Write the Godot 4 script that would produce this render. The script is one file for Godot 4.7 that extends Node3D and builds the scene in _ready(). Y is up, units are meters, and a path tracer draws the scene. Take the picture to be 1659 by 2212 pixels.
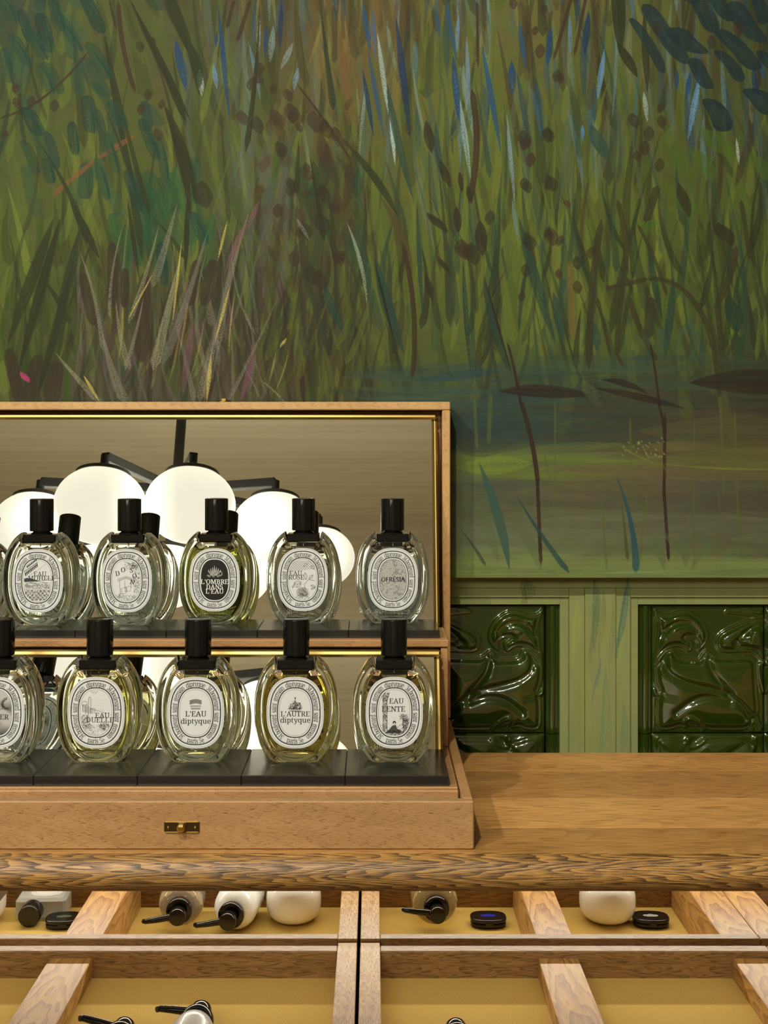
extends Node3D
# Perfume display case on an oak counter in front of a painted wall with glazed relief tiles.
# Right-handed, y up, metres. The eye stands at x 0, z 0, 1.25 m above the floor and looks along -z.

const EYE := 1.25
const FOCAL := 2570.0
var taken := {}
var serif: SystemFont
var sans: SystemFont
var M := {}
var rng := RandomNumberGenerator.new()

# ------------------------------------------------------------------ small helpers
func V(x: float, h: float, d: float) -> Vector3:   # h: metres below the eye, d: metres in front of it
	return Vector3(x, EYE - h, -d)

func numbered(called: String) -> String:
	var n: int = taken.get(called, 0)
	taken[called] = n + 1
	return called if n == 0 else "%s_%03d" % [called, n]

func thing(called: String, label: String, category: String, at := Vector3.ZERO, group := "") -> Node3D:
	var o := Node3D.new()
	o.name = numbered(called)
	add_child(o)
	o.position = at
	o.set_meta("label", label)
	o.set_meta("category", category)
	if group != "":
		o.set_meta("group", group)
	return o

func structure(called: String) -> Node3D:
	var o := Node3D.new()
	o.name = called
	add_child(o)
	o.set_meta("kind", "structure")
	return o

func part(called: String, mesh: Mesh, m: Material, parent: Node3D, at := Vector3.ZERO, turn := Vector3.ZERO) -> MeshInstance3D:
	var o := MeshInstance3D.new()
	o.name = called
	o.mesh = mesh
	o.material_override = m
	o.position = at
	o.rotation = turn
	parent.add_child(o, true)
	return o

func begin() -> SurfaceTool:
	var st := SurfaceTool.new()
	st.begin(Mesh.PRIMITIVE_TRIANGLES)
	return st

func tri(st: SurfaceTool, a: Vector3, b: Vector3, c: Vector3) -> void:   # counter-clockwise from outside
	st.add_vertex(a); st.add_vertex(c); st.add_vertex(b)

func quad(st: SurfaceTool, a: Vector3, b: Vector3, c: Vector3, d: Vector3) -> void:
	tri(st, a, b, c)
	tri(st, a, c, d)

func done(st: SurfaceTool) -> ArrayMesh:
	st.generate_normals()
	return st.commit()

func add_box(st: SurfaceTool, c: Vector3, s: Vector3, bevel := 0.0005) -> void:   # chamfered box
	st.set_smooth_group(-1)
	var h := s * 0.5
	var b: float = minf(bevel, minf(h.x, minf(h.y, h.z)) * 0.9)
	var i := Vector3(h.x - b, h.y - b, h.z - b)
	for sg in [-1.0, 1.0]:
		var f: Array
		# x faces, y faces, z faces
		f = [Vector3(sg * h.x, -i.y, -i.z), Vector3(sg * h.x, i.y, -i.z), Vector3(sg * h.x, i.y, i.z), Vector3(sg * h.x, -i.y, i.z)]
		_face(st, c, f, sg > 0)
		f = [Vector3(-i.x, sg * h.y, -i.z), Vector3(-i.x, sg * h.y, i.z), Vector3(i.x, sg * h.y, i.z), Vector3(i.x, sg * h.y, -i.z)]
		_face(st, c, f, sg > 0)
		f = [Vector3(-i.x, -i.y, sg * h.z), Vector3(i.x, -i.y, sg * h.z), Vector3(i.x, i.y, sg * h.z), Vector3(-i.x, i.y, sg * h.z)]
		_face(st, c, f, sg > 0)
	for sa in [-1.0, 1.0]:
		for sb in [-1.0, 1.0]:
			# edges along z, x, y
			_face(st, c, [Vector3(sa * h.x, sb * i.y, -i.z), Vector3(sa * i.x, sb * h.y, -i.z), Vector3(sa * i.x, sb * h.y, i.z), Vector3(sa * h.x, sb * i.y, i.z)], sa * sb > 0)
			_face(st, c, [Vector3(-i.x, sa * h.y, sb * i.z), Vector3(-i.x, sa * i.y, sb * h.z), Vector3(i.x, sa * i.y, sb * h.z), Vector3(i.x, sa * h.y, sb * i.z)], sa * sb > 0)
			_face(st, c, [Vector3(sa * i.x, -i.y, sb * h.z), Vector3(sa * h.x, -i.y, sb * i.z), Vector3(sa * h.x, i.y, sb * i.z), Vector3(sa * i.x, i.y, sb * h.z)], sa * sb > 0)
			for sc in [-1.0, 1.0]:
				var t := [Vector3(sa * h.x, sb * i.y, sc * i.z), Vector3(sa * i.x, sb * h.y, sc * i.z), Vector3(sa * i.x, sb * i.y, sc * h.z)]
				if sa * sb * sc > 0:
					tri(st, c + t[0], c + t[1], c + t[2])
				else:
					tri(st, c + t[0], c + t[2], c + t[1])

func _face(st: SurfaceTool, c: Vector3, f: Array, ccw: bool) -> void:
	if ccw:
		quad(st, c + f[0], c + f[1], c + f[2], c + f[3])
	else:
		quad(st, c + f[0], c + f[3], c + f[2], c + f[1])

func box(s: Vector3, bevel := 0.0005, c := Vector3.ZERO) -> ArrayMesh:
	var st := begin()
	add_box(st, c, s, bevel)
	return done(st)

func add_lathe(st: SurfaceTool, profile: Array, seg := 40, xf := Transform3D(), smooth := true, ridges := 0, ridge := 0.0) -> void:   # profile: Vector2(r, y) from bottom to top, outside seen counter-clockwise
	st.set_smooth_group(0 if smooth else -1)
	for j in profile.size() - 1:
		var a: Vector2 = profile[j]
		var b: Vector2 = profile[j + 1]
		if smooth and j > 0:
			var p: Vector2 = profile[j - 1]
			if absf((b - a).angle_to(a - p)) > 0.7:
				st.set_smooth_group(j)
		for i in seg:
			var u0 := TAU * i / seg
			var u1 := TAU * (i + 1) / seg
			var k0 := 1.0
			var k1 := 1.0
			if ridges > 0:
				k0 += ridge * pow(absf(cos(u0 * ridges * 0.5)), 24.0)
				k1 += ridge * pow(absf(cos(u1 * ridges * 0.5)), 24.0)
			var p0 := xf * Vector3(a.x * cos(u0) * k0, a.y, -a.x * sin(u0) * k0)
			var p1 := xf * Vector3(a.x * cos(u1) * k1, a.y, -a.x * sin(u1) * k1)
			var q1 := xf * Vector3(b.x * cos(u1) * k1, b.y, -b.x * sin(u1) * k1)
			var q0 := xf * Vector3(b.x * cos(u0) * k0, b.y, -b.x * sin(u0) * k0)
			if a.x > 1e-6:
				tri(st, p0, p1, q1 if b.x > 1e-6 else q0)
			if b.x > 1e-6:
				tri(st, p0, q1, q0)

func lathe(profile: Array, seg := 40, xf := Transform3D()) -> ArrayMesh:
	var st := begin()
	add_lathe(st, profile, seg, xf)
	return done(st)

func add_tube(st: SurfaceTool, pts: Array, radii: Array, seg := 12) -> void:
	st.set_smooth_group(0)
	var rings := []
	for i in pts.size():
		var dir: Vector3 = (pts[mini(i + 1, pts.size() - 1)] - pts[maxi(i - 1, 0)]).normalized()
		var side := dir.cross(Vector3.UP if absf(dir.y) < 0.9 else Vector3.RIGHT).normalized()
		var up := side.cross(dir)
		var ring := []
		for k in seg:
			ring.append(pts[i] + (side * cos(TAU * k / seg) + up * sin(TAU * k / seg)) * radii[i])
		rings.append(ring)
	for i in pts.size() - 1:
		for k in seg:
			var k1 := (k + 1) % seg
			quad(st, rings[i][k], rings[i + 1][k], rings[i + 1][k1], rings[i][k1])
	st.set_smooth_group(77)
	for k in seg:
		var k1 := (k + 1) % seg
		tri(st, pts[0], rings[0][k], rings[0][k1])
		tri(st, pts[-1], rings[-1][k1], rings[-1][k])

func tube(pts: Array, radii: Array, seg := 12) -> ArrayMesh:
	var st := begin()
	add_tube(st, pts, radii, seg)
	return done(st)

func oval(a: float, b: float, n: float, th: float) -> Vector2:
	var c := cos(th)
	var s := sin(th)
	return Vector2(a * signf(c) * pow(absf(c), 2.0 / n), b * signf(s) * pow(absf(s), 2.0 / n))

func oval_slab(a: float, b: float, n: float, thick: float, seg := 64) -> ArrayMesh:   # flat oval plate, front face at +z with its own uv
	var st := begin()
	st.set_smooth_group(-1)
	for i in seg:
		var p := oval(a, b, n, TAU * i / seg)
		var q := oval(a, b, n, TAU * (i + 1) / seg)
		var v := [Vector3(0, 0, thick), Vector3(p.x, p.y, thick), Vector3(q.x, q.y, thick), Vector3(p.x, p.y, 0), Vector3(q.x, q.y, 0)]
		for t in [[0, 2, 1], [1, 2, 4], [1, 4, 3]]:
			for k in t:
				st.set_uv(Vector2(0.5 + v[k].x / a * 0.5, 0.5 - v[k].y / b * 0.5))
				st.add_vertex(v[k])
	return done(st)

# ------------------------------------------------------------------ materials
func mat(c: Color, rough := 0.6, metal := 0.0, spec := 0.5) -> StandardMaterial3D:
	var m := StandardMaterial3D.new()
	m.albedo_color = c
	m.roughness = rough
	m.metallic = metal
	m.metallic_specular = spec
	return m

func glass(c: Color, scale := 0.05, rough := 0.0) -> StandardMaterial3D:
	var m := mat(Color(c.r, c.g, c.b, 0.0), rough)
	m.transparency = BaseMaterial3D.TRANSPARENCY_ALPHA
	m.refraction_enabled = true
	m.refraction_scale = scale
	return m

func noise_bytes(w: int, h: int, nw: int, nh: int, sd: int, freq: float, octaves := 3) -> PackedByteArray:   # seamless noise of nw x nh stretched to w x h
	var n := FastNoiseLite.new()
	n.noise_type = FastNoiseLite.TYPE_SIMPLEX_SMOOTH
	n.seed = sd
	n.frequency = freq
	n.fractal_octaves = octaves
	var im := n.get_seamless_image(nw, nh)
	im.convert(Image.FORMAT_L8)
	if nw != w or nh != h:
		var wide := Image.create(nw * 3, nh * 3, false, Image.FORMAT_L8)   # stretched with its neighbours, so that it still meets itself
		for j in 3:
			for i in 3:
				wide.blit_rect(im, Rect2i(0, 0, nw, nh), Vector2i(i * nw, j * nh))
		wide.resize(w * 3, h * 3, Image.INTERPOLATE_CUBIC)
		im = wide.get_region(Rect2i(w, h, w, h))
	return im.get_data()

# Timber: u runs along the grain. o: rings across, bow (curve of the flames), run (flames along u), warp, ring share, pore share, fleck share
func timber(w: int, h: int, sd: int, light: Color, dark: Color, o: Dictionary) -> Array:
	var fine := noise_bytes(w, h, maxi(8, w / int(o.get("fine_len", 24))), h, sd, o.get("fine", 0.22), 2)
	var pore := noise_bytes(w, h, maxi(8, w / int(o.get("pore_len", 10))), h, sd + 1, 0.3, 1)
	var warp := noise_bytes(w, h, 64, 64, sd + 2, 0.035, 3)
	var tone := noise_bytes(w, h, 24, 48, sd + 3, 0.06, 2)
	var col := PackedByteArray()
	var hei := PackedByteArray()
	col.resize(w * h * 3)
	hei.resize(w * h)
	var rings: float = o.get("rings", 10.0)
	var bow: float = o.get("bow", 0.0)
	var run: float = o.get("run", 0.0)
	var apex: float = o.get("apex", 0.0)
	var wa: float = o.get("warp", 1.0)
	var kr: float = o.get("ring", 0.4)
	var kp: float = o.get("pore", 0.5)
	var kf: float = o.get("fibre", 0.4)
	var pt: float = o.get("pore_at", 0.36)
	for y in h:
		var v := float(y) / h - 0.5
		for x in w:
			var i := y * w + x
			var u := float(x) / w
			var r := rings * v + bow * (v - apex) * (v - apex) + run * u + wa * (warp[i] / 255.0 - 0.5) * 4.0
			r = r - floorf(r)
			var ring := r * r                                   # soft rise, sharp fall, as early and late wood
			var p := clampf((pt - pore[i] / 255.0) * 6.0, 0.0, 1.0)
			p *= 0.35 + 0.65 * ring
			var t := clampf(kr * ring + kp * p + kf * (0.5 - fine[i] / 255.0) + 0.25 * (tone[i] / 255.0 - 0.5) + 0.12, 0.0, 1.0)
			col[i * 3] = int(255.0 * lerpf(light.r, dark.r, t))
			col[i * 3 + 1] = int(255.0 * lerpf(light.g, dark.g, t))
			col[i * 3 + 2] = int(255.0 * lerpf(light.b, dark.b, t))
			hei[i] = int(255.0 * clampf(0.85 - 0.6 * p - 0.15 * ring, 0.0, 1.0))
	var a := ImageTexture.create_from_image(Image.create_from_data(w, h, false, Image.FORMAT_RGB8, col))
	var b := ImageTexture.create_from_image(Image.create_from_data(w, h, false, Image.FORMAT_L8, hei))
	return [a, b]

func wood_mat(t: Array, along: float, across: float, rough: float, relief := 0.03, tint := Color.WHITE, off := Vector3(0, 0.5, 0.5), tri_planar := true) -> StandardMaterial3D:
	var m := mat(tint, rough)
	m.albedo_texture = t[0]
	m.heightmap_enabled = relief > 0.0
	m.heightmap_texture = t[1]
	m.heightmap_scale = relief
	if tri_planar:
		m.uv1_triplanar = true
		m.uv1_triplanar_sharpness = 8.0
		m.uv1_scale = Vector3(1.0 / along, 1.0 / across, 1.0 / across)
		m.uv1_offset = off
	return m

# ------------------------------------------------------------------ a canvas for paint and print
class Canvas:
	var w: int
	var h: int
	var d: PackedByteArray
	var rnd := PackedFloat32Array()
	func _init(w_: int, h_: int, c: Color) -> void:
		w = w_
		h = h_
		d = PackedByteArray()
		d.resize(w * h * 3)
		var im := Image.create(w, h, false, Image.FORMAT_RGB8)
		im.fill(c)
		d = im.get_data()
		var r := RandomNumberGenerator.new()
		r.seed = 5
		rnd.resize(4096)
		for i in 4096:
			rnd[i] = r.randf()
	func put(x: int, y: int, c: Color, a: float) -> void:
		if x < 0 or y < 0 or x >= w or y >= h or a <= 0.0:
			return
		var i := (y * w + x) * 3
		d[i] = int(d[i] + (c.r * 255.0 - d[i]) * a)
		d[i + 1] = int(d[i + 1] + (c.g * 255.0 - d[i + 1]) * a)
		d[i + 2] = int(d[i + 2] + (c.b * 255.0 - d[i + 2]) * a)
	func line(x0: float, y0: float, x1: float, y1: float, wd: float, c: Color, a := 1.0) -> void:
		var p := Vector2(x0, y0)
		var dv := Vector2(x1, y1) - p
		var l2 := maxf(dv.length_squared(), 1e-6)
		var r := wd * 0.5
		for y in range(int(minf(y0, y1) - r - 1), int(maxf(y0, y1) + r + 2)):
			for x in range(int(minf(x0, x1) - r - 1), int(maxf(x0, x1) + r + 2)):
				var q := Vector2(x, y)
				var t := clampf((q - p).dot(dv) / l2, 0.0, 1.0)
				put(x, y, c, a * clampf(r + 0.5 - q.distance_to(p + dv * t), 0.0, 1.0))
	func path(pts: Array, wd: float, c: Color, a := 1.0) -> void:
		for i in pts.size() - 1:
			line(pts[i].x, pts[i].y, pts[i + 1].x, pts[i + 1].y, wd, c, a)
	func disc(x0: float, y0: float, rx: float, ry: float, c: Color, a := 1.0) -> void:
		for y in range(int(y0 - ry - 1), int(y0 + ry + 2)):
			for x in range(int(x0 - rx - 1), int(x0 + rx + 2)):
				var e := sqrt(((x - x0) / rx) ** 2 + ((y - y0) / ry) ** 2)
				put(x, y, c, a * clampf((1.0 - e) * minf(rx, ry) + 0.5, 0.0, 1.0))
	func ring(x0: float, y0: float, rx: float, ry: float, wd: float, c: Color, a := 1.0) -> void:
		var pts := []
		for i in 25:
			pts.append(Vector2(x0 + rx * cos(TAU * i / 24), y0 + ry * sin(TAU * i / 24)))
		path(pts, wd, c, a)
	func poly(pts: Array, c: Color, a := 1.0) -> void:
		var lo := 1e9
		var hi := -1e9
		for p in pts:
			lo = minf(lo, p.y)
			hi = maxf(hi, p.y)
		for y in range(maxi(int(lo), 0), mini(int(hi) + 1, h)):
			var xs := []
			for i in pts.size():
				var p: Vector2 = pts[i]
				var q: Vector2 = pts[(i + 1) % pts.size()]
				if (p.y <= y) != (q.y <= y):
					xs.append(p.x + (y - p.y) / (q.y - p.y) * (q.x - p.x))
			xs.sort()
			for k in range(0, xs.size() - 1, 2):
				for x in range(int(xs[k]), int(xs[k + 1]) + 1):
					put(x, y, c, a)
	# one brush stroke; kind 0 blade (tip first), 1 leaf, 2 stem, 3 dab; dry: share of bristles that miss
	func stroke(x0: float, y0: float, x1: float, y1: float, bend: float, wd: float, c: Color, a: float, kind: int, dry: float, sd: int) -> void:
		var tall := absf(y1 - y0) >= absf(x1 - x0)
		var m0 := y0 if tall else x0
		var m1 := y1 if tall else x1
		var n0 := x0 if tall else y0
		var n1 := x1 if tall else y1
		if absf(m1 - m0) < 1.0:
			return
		var sec := sqrt(1.0 + pow((n1 - n0) / (m1 - m0), 2.0))
		var lim := h if tall else w
		var cr := c.r * 255.0
		var cg := c.g * 255.0
		var cb := c.b * 255.0
		var other := w if tall else h
		for m in range(maxi(int(minf(m0, m1)), 0), mini(int(maxf(m0, m1)) + 1, lim)):
			var t := clampf((m - m0) / (m1 - m0), 0.0, 1.0)
			var nc := n0 + (n1 - n0) * t + bend * 4.0 * t * (1.0 - t)
			var k: float
			match kind:
				0: k = pow(t, 0.75) * minf(1.0, (1.0 - t) * 12.0)
				1: k = pow(sin(PI * t), 0.8)
				2: k = minf(1.0, minf(t, 1.0 - t) * 14.0)
				_: k = sqrt(maxf(0.0, 1.0 - pow(absf(2.0 * t - 1.0), 5.0)))
			var hw := wd * 0.5 * k * sec
			if hw < 0.3:
				hw = 0.3
			var lo := maxi(int(ceil(nc - hw)), 0)
			var hi := mini(int(floor(nc + hw)), other - 1)
			var av := a * (0.93 + 0.07 * sin(t * 9.0 + sd))
			for n in range(lo, hi + 1):
				var u := (n - nc) / hw
				var b := rnd[(int(u * 14.0 + 40.0) * 37 + sd * 101) & 4095]
				var al := av * (0.72 + 0.28 * b) * minf(1.0, (1.0 - u * u) * 4.0 + 0.25)
				if dry > 0.0 and rnd[(n * 71 + m * 1931 + sd) & 4095] * 0.6 + b * 0.4 < dry * (0.35 + 0.65 * t):
					continue
				var i := ((m * w + n) if tall else (n * w + m)) * 3
				d[i] = int(d[i] + (cr - d[i]) * al)
				d[i + 1] = int(d[i + 1] + (cg - d[i + 1]) * al)
				d[i + 2] = int(d[i + 2] + (cb - d[i + 2]) * al)
	func texture() -> ImageTexture:
		return ImageTexture.create_from_image(Image.create_from_data(w, h, false, Image.FORMAT_RGB8, d))

func rgb(r: int, g: int, b: int) -> Color:
	return Color(r / 255.0, g / 255.0, b / 255.0)

# ------------------------------------------------------------------ the painted wall
func lay(cv: Canvas, n: int, area: Array, ln: Array, wd: Array, lean: Array, bend: Array, cols: Array, al: Array, kind: int, dry := 0.0) -> void:
	for i in n:
		var x := rng.randf_range(area[0], area[2]) + 195.0
		var y := rng.randf_range(area[1], area[3]) + 150.0
		var l := rng.randf_range(ln[0], ln[1])
		var c: Color = cols[rng.randi() % cols.size()]
		c = c * rng.randf_range(0.86, 1.10)
		c.r *= 0.95
		var a := rng.randf_range(lean[0], lean[1])
		cv.stroke(x + sin(a) * l * 0.5, y - cos(a) * l * 0.5, x - sin(a) * l * 0.5, y + cos(a) * l * 0.5, rng.randf_range(bend[0], bend[1]) * l, rng.randf_range(wd[0], wd[1]), c, rng.randf_range(al[0], al[1]), kind, rng.randf() * dry, rng.randi() & 1023)

func one(cv: Canvas, l: Array, c: Color, a := 0.85, kind := 1, bend := 0.0, dry := 0.0) -> void:
	c.r *= 0.95
	cv.stroke(l[0] + 195.0, l[1] + 150.0, l[2] + 195.0, l[3] + 150.0, bend, l[4], c, minf(a * 1.2, 1.0), kind, dry, rng.randi() & 1023)

func under(cv_w: int, cv_h: int, xs: Array, ys: Array, rows: Array, ox: float, oy: float, coat: float) -> PackedByteArray:   # the first coat: patches of colour blended wet in wet
	var im := Image.create(128, 88, false, Image.FORMAT_RGB8)
	for j in 88:
		for i in 128:
			var x := clampf((i + 0.5) / 128.0 * cv_w - ox, xs[0], xs[-1])
			var y := clampf((j + 0.5) / 88.0 * cv_h - oy, ys[0], ys[-1])
			var a := 0
			while a < xs.size() - 2 and x > xs[a + 1]:
				a += 1
			var b := 0
			while b < ys.size() - 2 and y > ys[b + 1]:
				b += 1
			var u: float = (x - xs[a]) / (xs[a + 1] - xs[a])
			var v: float = (y - ys[b]) / (ys[b + 1] - ys[b])
			var c: Array = []
			for k in 3:
				c.append(lerpf(lerpf(rows[b][a * 3 + k], rows[b][a * 3 + 3 + k], u), lerpf(rows[b + 1][a * 3 + k], rows[b + 1][a * 3 + 3 + k], u), v) / 255.0 * coat * rng.randf_range(0.95, 1.05))
			im.set_pixel(i, j, Color(c[0] * 0.97, c[1], c[2]))
	im.resize(cv_w, cv_h, Image.INTERPOLATE_CUBIC)
	return im.get_data()

func paint_mural() -> ImageTexture:
	rng.seed = 11
	var cv := Canvas.new(2048, 1408, Color.BLACK)
	var xs := [0.0, 240.0, 480.0, 720.0, 960.0, 1200.0, 1440.0, 1659.0]
	var ys := [0.0, 150.0, 300.0, 450.0, 600.0, 750.0, 850.0, 930.0, 1005.0, 1080.0, 1160.0, 1245.0]
	var rows := [
		[62, 80, 62, 92, 96, 55, 85, 84, 52, 100, 94, 54, 112, 115, 58, 114, 112, 60, 95, 98, 50, 60, 74, 60],
		[70, 86, 55, 92, 98, 48, 94, 98, 60, 106, 96, 56, 112, 118, 52, 104, 110, 54, 97, 100, 46, 72, 84, 54],
		[86, 98, 48, 98, 106, 46, 86, 92, 50, 102, 100, 50, 114, 122, 48, 96, 108, 50, 92, 100, 44, 78, 90, 46],
		[98, 110, 46, 96, 106, 44, 80, 94, 52, 84, 92, 46, 112, 122, 50, 102, 114, 48, 96, 108, 44, 84, 96, 46],
		[94, 106, 42, 86, 94, 44, 82, 86, 58, 80, 84, 46, 108, 120, 48, 98, 112, 48, 90, 104, 46, 78, 92, 50],
		[86, 96, 40, 84, 86, 56, 88, 84, 64, 80, 78, 46, 98, 110, 50, 90, 106, 56, 86, 100, 50, 66, 80, 52],
		[78, 78, 46, 92, 90, 72, 90, 84, 66, 80, 78, 46, 80, 94, 58, 66, 80, 64, 72, 76, 54, 60, 58, 44],
		[78, 78, 46, 90, 90, 72, 90, 84, 66, 70, 78, 60, 58, 76, 70, 62, 78, 68, 80, 80, 60, 78, 72, 52],
		[78, 78, 46, 90, 90, 72, 90, 84, 66, 90, 96, 60, 104, 120, 58, 112, 118, 70, 104, 98, 66, 106, 106, 56],
		[78, 78, 46, 90, 90, 72, 90, 84, 66, 96, 100, 70, 98, 106, 76, 110, 108, 78, 102, 98, 74, 88, 84, 64],
		[78, 78, 46, 90, 90, 72, 90, 84, 66, 104, 110, 78, 110, 120, 86, 116, 122, 92, 108, 112, 86, 96, 96, 76],
		[78, 78, 46, 90, 90, 72, 90, 84, 66, 118, 128, 76, 134, 148, 84, 130, 144, 84, 126, 140, 82, 118, 130, 76]]
	cv.d = under(2048, 1408, xs, ys, rows, 195.0, 150.0, 0.9)
	var olive := [rgb(104, 116, 46), rgb(118, 126, 52), rgb(84, 94, 40), rgb(70, 78, 34), rgb(92, 108, 44)]
	var dark := [rgb(52, 56, 24), rgb(42, 42, 20), rgb(58, 50, 28), rgb(44, 58, 32)]
	var teal := [rgb(42, 76, 64), rgb(34, 68, 60), rgb(50, 82, 60), rgb(28, 58, 58)]
	var haze := [rgb(104, 122, 116), rgb(92, 112, 112), rgb(120, 132, 122), rgb(84, 100, 104)]
	var blue := [rgb(36, 74, 118), rgb(58, 96, 138), rgb(104, 138, 166), rgb(132, 156, 166), rgb(28, 58, 96)]
	# broad grass, all over the upper wall
	lay(cv, 260, [-190, -140, 1850, 800], [160, 380], [18, 44], [-0.35, 0.22], [-0.08, 0.08], olive, [0.4, 0.7], 0, 0.15)
	lay(cv, 210, [-190, -140, 1850, 780], [150, 360], [9, 26], [-0.32, 0.25], [-0.1, 0.1], dark, [0.35, 0.7], 0, 0.15)
	lay(cv, 80, [-190, 120, 1850, 740], [120, 300], [10, 24], [-0.3, 0.25], [-0.08, 0.08], [rgb(112, 122, 48), rgb(120, 128, 52), rgb(104, 116, 44)], [0.45, 0.75], 0, 0.1)
	lay(cv, 130, [380, -140, 1850, 420], [100, 260], [8, 20], [-0.25, 0.15], [-0.05, 0.05], haze, [0.25, 0.5], 1, 0.5)
	lay(cv, 30, [690, -40, 870, 220], [100, 220], [16, 34], [-0.2, 0.2], [-0.05, 0.05], [rgb(116, 86, 52), rgb(104, 78, 46), rgb(128, 102, 58)], [0.3, 0.55], 1, 0.2)
	lay(cv, 44, [440, -100, 1400, 140], [80, 200], [6, 16], [-0.25, 0.25], [-0.05, 0.05], [rgb(146, 136, 80), rgb(154, 144, 92), rgb(132, 122, 60)], [0.35, 0.6], 1, 0.8)
	# green-blue dabs at the upper left
	lay(cv, 50, [-190, -120, 330, 440], [50, 120], [18, 36], [-0.6, 0.05], [-0.1, 0.1], teal, [0.45, 0.8], 3, 0.3)
	lay(cv, 24, [250, 380, 480, 560], [70, 150], [22, 42], [-0.5, 0.3], [-0.15, 0.15], [rgb(36, 84, 52), rgb(46, 92, 54), rgb(32, 72, 54)], [0.35, 0.65], 3, 0.3)
	# dark foliage in the middle
	lay(cv, 46, [560, 300, 780, 620], [60, 150], [14, 34], [-0.5, 0.4], [-0.15, 0.15], [rgb(42, 70, 46), rgb(54, 70, 36), rgb(58, 60, 30), rgb(66, 50, 32)], [0.35, 0.65], 1, 0.25)
	lay(cv, 40, [480, 300, 640, 620], [90, 220], [8, 20], [-0.1, 0.3], [-0.1, 0.1], [rgb(104, 104, 98), rgb(92, 96, 92), rgb(110, 96, 96)], [0.3, 0.55], 1, 0.8)
	# blue reeds in the upper middle and right
	lay(cv, 90, [540, -40, 1640, 330], [70, 220], [6, 16], [-0.22, 0.1], [-0.04, 0.04], blue, [0.4, 0.8], 1, 0.6)
	lay(cv, 64, [780, 150, 1659, 680], [130, 320], [9, 22], [-0.25, 0.12], [-0.06, 0.06], [rgb(52, 78, 70), rgb(42, 68, 66), rgb(62, 84, 60)], [0.4, 0.7], 0, 0.3)
	lay(cv, 60, [560, -80, 1659, 140], [100, 240], [8, 20], [-0.2, 0.15], [-0.05, 0.05], [rgb(60, 54, 28), rgb(76, 64, 36)], [0.4, 0.7], 2, 0.2)
	# bright gaps between the stems on the right
	lay(cv, 50, [780, 380, 1659, 720], [120, 280], [12, 28], [-0.25, 0.2], [-0.06, 0.06], [rgb(114, 126, 46), rgb(120, 130, 50), rgb(106, 120, 42)], [0.45, 0.75], 0, 0.1)
	lay(cv, 74, [780, 440, 1659, 790], [130, 320], [8, 20], [-0.3, 0.2], [-0.1, 0.1], [rgb(56, 62, 30), rgb(48, 54, 32), rgb(42, 66, 50), rgb(40, 42, 24)], [0.45, 0.75], 0, 0.15)
	# undergrowth: brown, mauve and grey blades fanning out at the lower left
	lay(cv, 150, [130, 560, 760, 880], [110, 280], [8, 22], [-0.2, 0.35], [-0.08, 0.08], [rgb(60, 46, 32), rgb(72, 58, 40), rgb(48, 38, 28), rgb(66, 54, 46), rgb(54, 62, 38)], [0.4, 0.7], 0, 0.3)
	lay(cv, 70, [560, 560, 790, 880], [90, 230], [8, 20], [-0.3, 0.35], [-0.1, 0.1], [rgb(52, 46, 28), rgb(66, 70, 34), rgb(48, 58, 46), rgb(98, 106, 42)], [0.4, 0.7], 0, 0.3)
	lay(cv, 34, [-60, 480, 160, 800], [110, 280], [12, 28], [-0.2, 0.3], [-0.08, 0.08], [rgb(56, 74, 26), rgb(66, 84, 30), rgb(52, 58, 32)], [0.45, 0.7], 0, 0.1)
	lay(cv, 44, [170, 560, 620, 880], [110, 280], [5, 14], [-0.35, 0.4], [-0.1, 0.1], [rgb(128, 122, 108), rgb(114, 108, 100), rgb(138, 134, 110), rgb(100, 106, 98)], [0.4, 0.75], 0, 0.6)
	lay(cv, 16, [150, 560, 620, 860], [90, 230], [8, 16], [0.05, 0.4], [-0.06, 0.06], [rgb(112, 78, 92), rgb(102, 66, 80)], [0.35, 0.6], 1, 0.5)
	lay(cv, 8, [250, 640, 620, 860], [60, 160], [3, 6], [0.05, 0.35], [-0.05, 0.05], [rgb(196, 178, 92), rgb(170, 158, 90)], [0.5, 0.8], 1, 0.3)
	# water and mud in long level strokes
	for z in [[820, 790, 1150, 880, [rgb(48, 74, 82), rgb(58, 84, 80), rgb(70, 92, 66)]], [960, 860, 1500, 960, [rgb(56, 78, 72), rgb(66, 84, 66), rgb(50, 70, 74)]], [1150, 770, 1659, 850, [rgb(54, 78, 74), rgb(66, 86, 64), rgb(74, 90, 58)]],
			[1200, 830, 1659, 960, [rgb(88, 76, 56), rgb(76, 66, 50), rgb(70, 82, 66)]], [960, 980, 1340, 1030, [rgb(124, 138, 60), rgb(114, 128, 64), rgb(104, 116, 74)]], [1250, 960, 1659, 1040, [rgb(112, 112, 62), rgb(116, 100, 66), rgb(96, 92, 70)]],
			[960, 1030, 1659, 1120, [rgb(110, 102, 74), rgb(92, 96, 76), rgb(104, 108, 82), rgb(84, 88, 78)]], [960, 1110, 1659, 1190, [rgb(110, 116, 90), rgb(102, 108, 84), rgb(120, 124, 94)]], [960, 1190, 1800, 1250, [rgb(136, 150, 84), rgb(124, 138, 84), rgb(128, 140, 94)]]]:
		lay(cv, 46, [z[0], z[1], z[2], z[3]], [90, 320], [8, 26], [1.5, 1.64], [-0.02, 0.02], z[4], [0.2, 0.45], 1, 0.3)
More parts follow.
